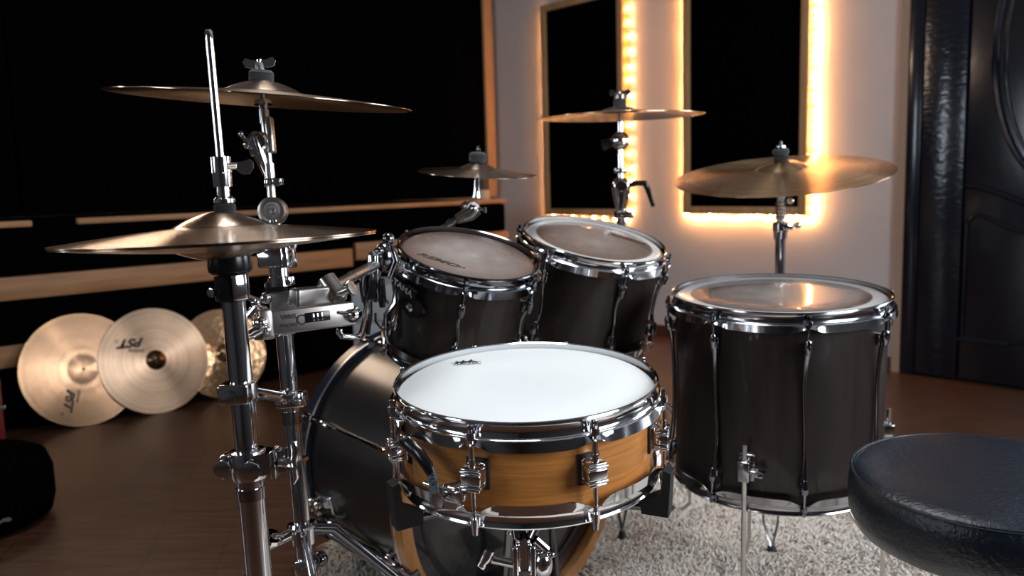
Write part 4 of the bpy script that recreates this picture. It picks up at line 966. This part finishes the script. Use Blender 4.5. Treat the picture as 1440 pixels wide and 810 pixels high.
m.tube([q + V((.008, -.004, .0)), q + V((-.006, -.004, -.012)), q + da * .042], [.016, .0155, .010], 18); tl_ = m.build('tilter', STEEL, SP)
m = MB(); m.cyl(q + V((0, -.012, 0)), q + V((.030, -.016, -.004)), .0038, seg=12); m.cyl(q + V((.028, -.016, .002)), q + V((.028, -.016, -.010)), .003, seg=10); m.ball((q + V((.004, -.014, 0)))[:], .008); m.build('wing_screw', CHROME, tl_)
m = MB(); m.cyl(q + da * .035, e, .0065, seg=20); m.cyl(q + da * .052, q + da * .062, .0095, seg=20); m.cyl(q + da * .072, q + da * .078, .0085, seg=20); m.tube([q + V((-.020, .01, .012)), q + V((-.012, .012, .0))], [.007, .012], 14); m.build('arm_rod', CHROME_D, SP)
e2 = V((e.x, e.y + .02, .62))
m = MB(); m.tube([e, e + V((-.02, .01, -.03)), V((e.x - .02, e.y + .01, .562))], .0075, 16); m.build('lower_rod', CHROME_D, SP)

# ---------------------------------------------------------------- crash stand (behind the larger tom) and ride stand
def tripod(t, base, hz, feet, rm, brace=True, r=.004):
    for i, (f, double) in enumerate(feet):
        f = V(f); d = V((f.x - base.x, f.y - base.y, 0)); ln = d.length; d.normalize(); sd = V((-d.y, d.x, 0)) * .016
        lg = None; m = MB()
        for sgn in ((-1, 1) if double else (0,)):
            w_ = sd * sgn
            pts = [V((base.x, base.y, hz)) + d * .018 + w_ * 1.0, V((base.x, base.y, 0)) + d * (ln * .55) + w_ * 1.2 + V((0, 0, hz * .60)), V((base.x, base.y, 0)) + d * (ln * .86) + w_ * 1.0 + V((0, 0, hz * .24 + .02)), f + V((0, 0, .020))]
            m.tube(pts, r, 10)
        lg = m.build('leg', rm, t)
        m = MB(); m.lathe([(0, 0), (.015, 0), (.016, .006), (.009, .026), (.007, .034), (0, .035)], T(f.x, f.y, f.z - .012), 20); m.build('rubber_foot', BLACK, lg)
cb = V((.31, 2.346, 0)); cx_ = lambda py: at(868 if py > 180 else 870, py, 2.346)
CR = thing('cymbal_stand', 'chrome cymbal stand rising behind the larger tom, with a black lever', 'stand', T(*cb), group='chrome cymbal stands')
def cv(z): return V((.310, 2.346, z))
zt = lambda py: at(868, py, 2.346).z
m = MB(); m.cyl(cv(C3.z + .062), cv(C3.z - .005), .004, seg=14); m.cyl(cv(zt(168)), cv(zt(186)), .0085, seg=20); m.build('top_rod', CHROME, CR)
m = MB(); wingnut(m, cv(zt(139)), V((0, 0, 1)), 1.35, V((0, -1, 0))); m.lathe([(0, 0), (.020, 0), (.022, .010), (.016, .014), (0, .014)], T(*cv(zt(139))), 12); m.build('wing_nut', CHROME, CR)
felt(cv(zt(152)), V((0, 0, 1)), .0175, .026).build('felt', FELT, CR)
m = MB(); m.ball(cv(zt(198))[:], .026, (1, .9, 1)); m.build('ball_tilter', CHROME, CR)
m = MB(); m.tube([cv(zt(200)) + V((-.022, .01, 0)), cv(zt(203)) + V((-.046, .02, 0))], [.012, .016], 16); m.build('tilter_knob', PLASTIC, CR)
m = MB(); m.cyl(cv(zt(208)), cv(zt(250)), .0085, .0100, seg=20); m.lathe([(0, -.007), (.017, -.007), (.0195, -.003), (.0195, .003), (.017, .007), (0, .007)], T(*cv(zt(240))), 28); m.build('neck_rod', CHROME, CR)
m = MB(); m.ball(cv(zt(262))[:], .027, (1, .9, .95)); m.tube([cv(zt(266)), cv(zt(280)), cv(zt(296))], [.0265, .021, .0135], 24); m.lathe([(0, .004), (.013, .004), (.015, 0), (0, 0)], basis((-.1, -1, .1), V((0, 0, 1)), cv(zt(262)) + V((-.002, -.024, 0))), 24); m.build('lower_tilter', CHROME, CR)
m = MB(); q = cv(zt(260)) + V((.026, -.004, .0)); m.tube([q, q + V((.018, 0, .004)), q + V((.040, 0, .003)), q + V((.048, 0, -.012)), q + V((.056, 0, -.040)), q + V((.064, 0, -.062))], [.010, .009, .011, .010, .008, .0075], 14, flat=.8); m.build('lever', PLASTIC, CR, label='black plastic lever')
m = MB(); collar(m, cv(zt(302)), V((0, 0, 1)), .0185, .022, V((1, -.5, 0)), .018); m.box((.05, .02, .018), T(*(cv(zt(302)) + V((.008, -.012, 0)))), .003); m.build('height_clamp', CHROME, CR)
m = MB(); m.cyl(cv(zt(296)), cv(.17), .0125, seg=28); m.build('tube', CHROME, CR)
tripod(CR, cb, .40, [((.262, 2.03, .030), True), ((.02, 2.50, .014), True), ((.60, 2.51, .030), True)], CHROME_D)

rb_ = V((.700, 2.175, 0))
RS_ = thing('cymbal_stand', 'chrome cymbal stand behind the floor tom holding the golden ride', 'stand', T(*rb_), group='chrome cymbal stands')
def rv(z): return V((.699, 2.172, z))
zr = lambda py: at(1098, py, 2.172).z
m = MB(); m.cyl(RC + RN * .075, RC - RN * .02, .0042, seg=14); m.build('top_rod', CHROME, RS_)
m = MB(); m.lathe([(0, 0), (.012, 0), (.013, .004), (.011, .010), (.004, .011), (.004, .020), (0, .021)], basis(RN, loc=RC + RN * .064), 16); m.build('wing_nut', CHROME_D, RS_)
felt(RC + RN * .034, RN, .020, .016).build('felt', FELTB, RS_); felt(RC + RN * .050, RN, .0205, .015).build('felt', FELT, RS_)
m = MB(); m.cyl(RC - RN * .0, rv(zr(285)), .010, seg=20)
for k in range(5): m.lathe([(0, -.0045), (.0115, -.0045), (.0140, 0), (.0115, .0045), (0, .0045)], T(*rv(zr(286 + 5 * k))), 12)
m.cyl(rv(zr(282)), rv(zr(312)), .010, seg=20); m.ball((rv(zr(283)) + V((.022, -.01, .0)))[:], .009); m.build('tilter', STEEL, RS_)
m = MB(); m.lathe([(.012, -.030), (.0160, -.030), (.0175, -.010), (.0195, -.008), (.0195, .012), (.017, .014), (.012, .014)], T(*rv(zr(320))), 30, loop=True); m.box((.028, .018, .018), T(*(rv(zr(318)) + V((.012, -.012, 0)))), .003); m.cyl(rv(zr(317)) + V((.02, -.012, 0)), rv(zr(317)) + V((.042, -.014, 0)), .004, seg=12); m.ball((rv(zr(317)) + V((.040, -.014, 0)))[:], .0085); m.build('height_clamp', CHROME, RS_)
m = MB(); m.cyl(rv(zr(330)), rv(.12), .0128, seg=28); m.build('tube', CHROME, RS_)
def rleg(pts, foot_, dbl, mt):
    m = MB()
    if dbl:
        for s_ in (-1, 1):
            m.tube([V((p[0] + s_ * p[3], p[1], p[2])) for p in pts], .0030, 10)
    else: m.tube([V(p[:3]) for p in pts], .0050, 10)
    lg = m.build('leg', mt, RS_); m = MB(); f = V(foot_); m.lathe([(0, 0), (.014, 0), (.015, .008), (.009, .024), (0, .026)], T(f.x, f.y, f.z - .008), 18); m.build('rubber_foot', BLACK, lg)
fA = at(1085, 800, 1.93)
rleg([(.68, 2.15, .34, .018), (.645, 2.06, .20, .018), (fA.x + .006, fA.y + .03, .095, .018), (fA.x, fA.y, .045, .002)], (fA.x, fA.y, .030), True, CHROME_D)
a, b_, c = at(970, 683, 2.17), at(970, 708, 2.18), at(946, 727, 2.20); d = at(944, 740, 2.20)
rleg([(.68, 2.17, .34, 0), (a.x, a.y, a.z, 0), (b_.x, b_.y, b_.z, 0), (c.x, c.y, c.z, 0), (d.x, d.y, d.z + .01, 0)], (d.x, d.y, max(.028, d.z - .004)), False, CHROME_D)
a, b_, c = at(1200, 730, 1.99), at(1246, 782, 1.94), at(1256, 803, 1.93)
rleg([(.715, 2.15, .34, 0), (a.x, a.y, a.z, 0), (b_.x, b_.y, b_.z, 0), (c.x, c.y, .05, 0)], (c.x, c.y, .030), False, STEEL)

# ---------------------------------------------------------------- snare stand
SS = thing('snare_stand', 'chrome snare stand with black rubber basket tips under the maple snare', 'stand', T(.01, 1.16, 0))
dn = V((-.005, -.071, .997)).normalized(); SB_ = V((.015, 1.131, .671)) - dn * .134
hub = at(737, 786, 1.10)
for th, bigk in ((-62, 1), (66, 1), (178, 0)):
    a = math.radians(th); xl = basis(dn, loc=SB_).to_3x3(); d = xl @ V((math.sin(a), -math.cos(a), 0))
    tip = SB_ + d * .192
    m = MB(); m.tube([hub + V((0, 0, .03)) + d * .01, SB_ + d * .03 - dn * .042, SB_ + d * .165 - dn * .030, tip - dn * .024], [.006, .0055, .0055, .006], 12, flat=1.4); arm = m.build('basket_arm', NICKEL, SS)
    m = MB(); Mt = basis(dn, d, tip)
    m.prism([(-.026, -.036), (.010, -.036), (.013, .026), (.003, .029), (.0, -.004), (-.028, -.020)], .022, Mt @ Matrix(((0, 0, 1, 0), (1, 0, 0, 0), (0, 1, 0, 0), (0, 0, 0, 1))))
    m.build('rubber_tip', BLACK, arm)
m = MB(); m.cyl(hub + V((0, 0, .032)), hub + V((0, 0, -.04)), .0125, seg=28)
for s_ in (-1, 1): m.box((.008, .030, .060), T(*(hub + V((s_ * .012, -.006, -.004)))), .003, 3)
m.cyl(hub + V((-.014, -.012, -.024)), hub + V((.014, -.012, -.024)), .013, seg=24); m.ball((hub + V((.026, -.006, -.006)))[:], .013, (1, 1, 1.5)); m.build('basket_tilter', CHROME, SS)
m = MB(); q = hub + V((-.010, -.012, -.002)); m.cyl(q, q + V((-.034, -.006, .012)), .0062, seg=18); e = q + V((-.040, -.006, .014)); m.tube([e + V((.004, 0, .010)), e, e + V((-.008, -.002, -.010)), e + V((-.004, -.002, -.014))], [.007, .008, .006, .004], 14, flat=.7); m.build('tilt_handle', CHROME, SS)
m = MB(); q = hub + V((.012, 0, .014)); m.cyl(q, q + V((.022, -.006, -.006)), .004, seg=12); m.cyl(q + V((.004, -.004, .016)), q + V((.020, -.004, .000)), .006, seg=12); m.ball((q + V((.026, -.007, -.006)))[:], .0045); m.build('adjustment_screw', CHROME_D, SS)
m = MB(); m.cyl(hub + V((0, 0, -.03)), V((hub.x, hub.y, .12)), .0125, seg=28); m.build('tube', CHROME, SS)
for a in (-.3, 1.9, 3.9):
    d = V((math.cos(a), math.sin(a), 0)); m = MB(); b0 = V((hub.x, hub.y, 0)); m.tube([b0 + d * .012 + V((0, 0, .30)), b0 + d * .12 + V((0, 0, .17)), b0 + d * .24 + V((0, 0, .050))], .0045, 10, flat=1.8); lg = m.build('leg', CHROME, SS)
    m = MB(); m.ball((b0 + d * .245 + V((0, 0, .046)))[:], .013); m.build('rubber_foot', BLACK, lg)

# ---------------------------------------------------------------- drum throne
TC = V((.631, 1.081, .532)); TNm = V((-.012, -.034, 1)).normalized()
TH = thing('drum_throne', 'round black leather drum stool in the right foreground', 'stool', basis(TNm, loc=TC - TNm * TC.z))
hz = TC.z
m = MB(); R_ = .170
m.lathe([(0, hz + .006), (.06, hz + .007), (.11, hz + .0065), (.145, hz + .004), (.160, hz + .001), (R_ - .002, hz - .004), (R_ + .002, hz - .008), (R_ + .005, hz - .03), (R_ + .003, hz - .060), (R_ - .006, hz - .080), (R_ - .022, hz - .090), (0, hz - .092)], seg=96); m.build('seat', LEATHER, TH, world=False, ang=60)
m = MB(); pts = [(math.cos(2 * PI * i / 96) * (R_ + .0005), math.sin(2 * PI * i / 96) * (R_ + .0005), hz - .0035) for i in range(96)]; m.tube(pts, .0024, 8, closed=True); m.build('piping', LEATHER, TH, world=False)
m = MB(); m.cyl((0, 0, hz - .095), (0, 0, .10), .013, seg=24); m.cyl((0, 0, hz - .12), (0, 0, hz - .092), .04, .05, seg=28); m.build('post', CHROME, TH, world=False)
for a in (.4, 2.5, 4.6):
    d = V((math.cos(a), math.sin(a), 0)); m = MB(); m.tube([d * .014 + V((0, 0, .26)), d * .15 + V((0, 0, .14)), d * .27 + V((0, 0, .045))], .006, 10, flat=1.6); lg = m.build('leg', CHROME_D, TH, world=False)
    m = MB(); m.ball((d * .275 + V((0, 0, .042)))[:], .014); m.build('rubber_foot', BLACK, lg, world=False)

# ---------------------------------------------------------------- lower left corner
CB = thing('round_case', 'soft round black case lying on the floor at the left edge', 'case', loc=(-1.56, 2.32, 0))
m = MB(); m.lathe([(0, .0), (.16, .0), (.195, .02), (.205, .06), (.205, .14), (.19, .185), (.15, .205), (.08, .212), (0, .214)], T(-1.56, 2.32, .001), 64); m.build('case_body', FOAM, CB, ang=60)
q = V((-1.45, 2.11, .10)); qn = (V((-1.45, 2.11, 0)) - V((-1.56, 2.32, 0))).normalized(); q = V((-1.56, 2.32, .06)) + (V((at(22, 722, 2.13).x, 2.13, 0)) - V((-1.56, 2.32, 0))).normalized() * .2055
qn = (q - V((-1.56, 2.32, .06))).normalized()
m = MB(); m.prism([(-.020, -.004), (-.016, .005), (-.006, .002), (.0, .006), (.016, .005), (.021, -.003), (.012, -.006), (.0, -.002), (-.008, -.005)], .002, basis(qn, V((0, 0, 1)), q)); m.build('badge', plain('dull grey badge', (.12, .12, .12), .5), CB)
RB = thing('red_case', 'dark red case standing against the bench at the left edge', 'case', lM(-.42, .13, 0))
lbox(-.72, -.262, .04, .22, .001, .32, bev=.01).build('case_body', RED, RB)
m = MB(); lbox(-.72, -.255, .215, .226, .15, .165, m, .002); m.build('metal_edging', CHROME_D, RB)

# grey drawer cabinet seen between the stand and the smaller tom
g = at(527, 470, 3.15); GD = thing('drawer_cabinet', 'light grey drawer cabinet on the floor behind the tom holder', 'cabinet', T(g.x, g.y, 0))
gx = g.x + .0; GW = .17; gy = g.y
zc = at(527, 402, 3.15).z
Mg = T(gx, gy, 0) @ RZ(-.12)
m = MB(); m.box((GW, .30, zc), Mg @ T(0, .15, zc / 2), .006, 3); m.build('cabinet_body', GREY, GD)
zz = at(527, 455, 3.15).z
for k, (z0, z1) in enumerate(((zz + .012, zc - .030), (zz - .125, zz - .004), (zz - .25, zz - .135))):
    m = MB(); m.box((GW - .012, .012, z1 - z0), Mg @ T(0, -.005, (z0 + z1) / 2), .004, 3); dr_ = m.build('drawer', GREY, GD)
    m = MB(); m.lathe([(0, .016), (.008, .016), (.011, .010), (.006, 0), (0, 0)], basis((-.12, -1, 0), V((0, 0, 1)), Mg @ V((.055, -.010, z1 - .03))), 20); m.build('knob', PLASTIC, dr_)

# ---------------------------------------------------------------- view
sc.view_settings.view_transform = 'Standard'; sc.view_settings.look = 'None'; sc.view_settings.gamma = 1; sc.view_settings.exposure = 0.0
sc.view_settings.use_curve_mapping = False
sc.cycles.sample_clamp_indirect = 6.0
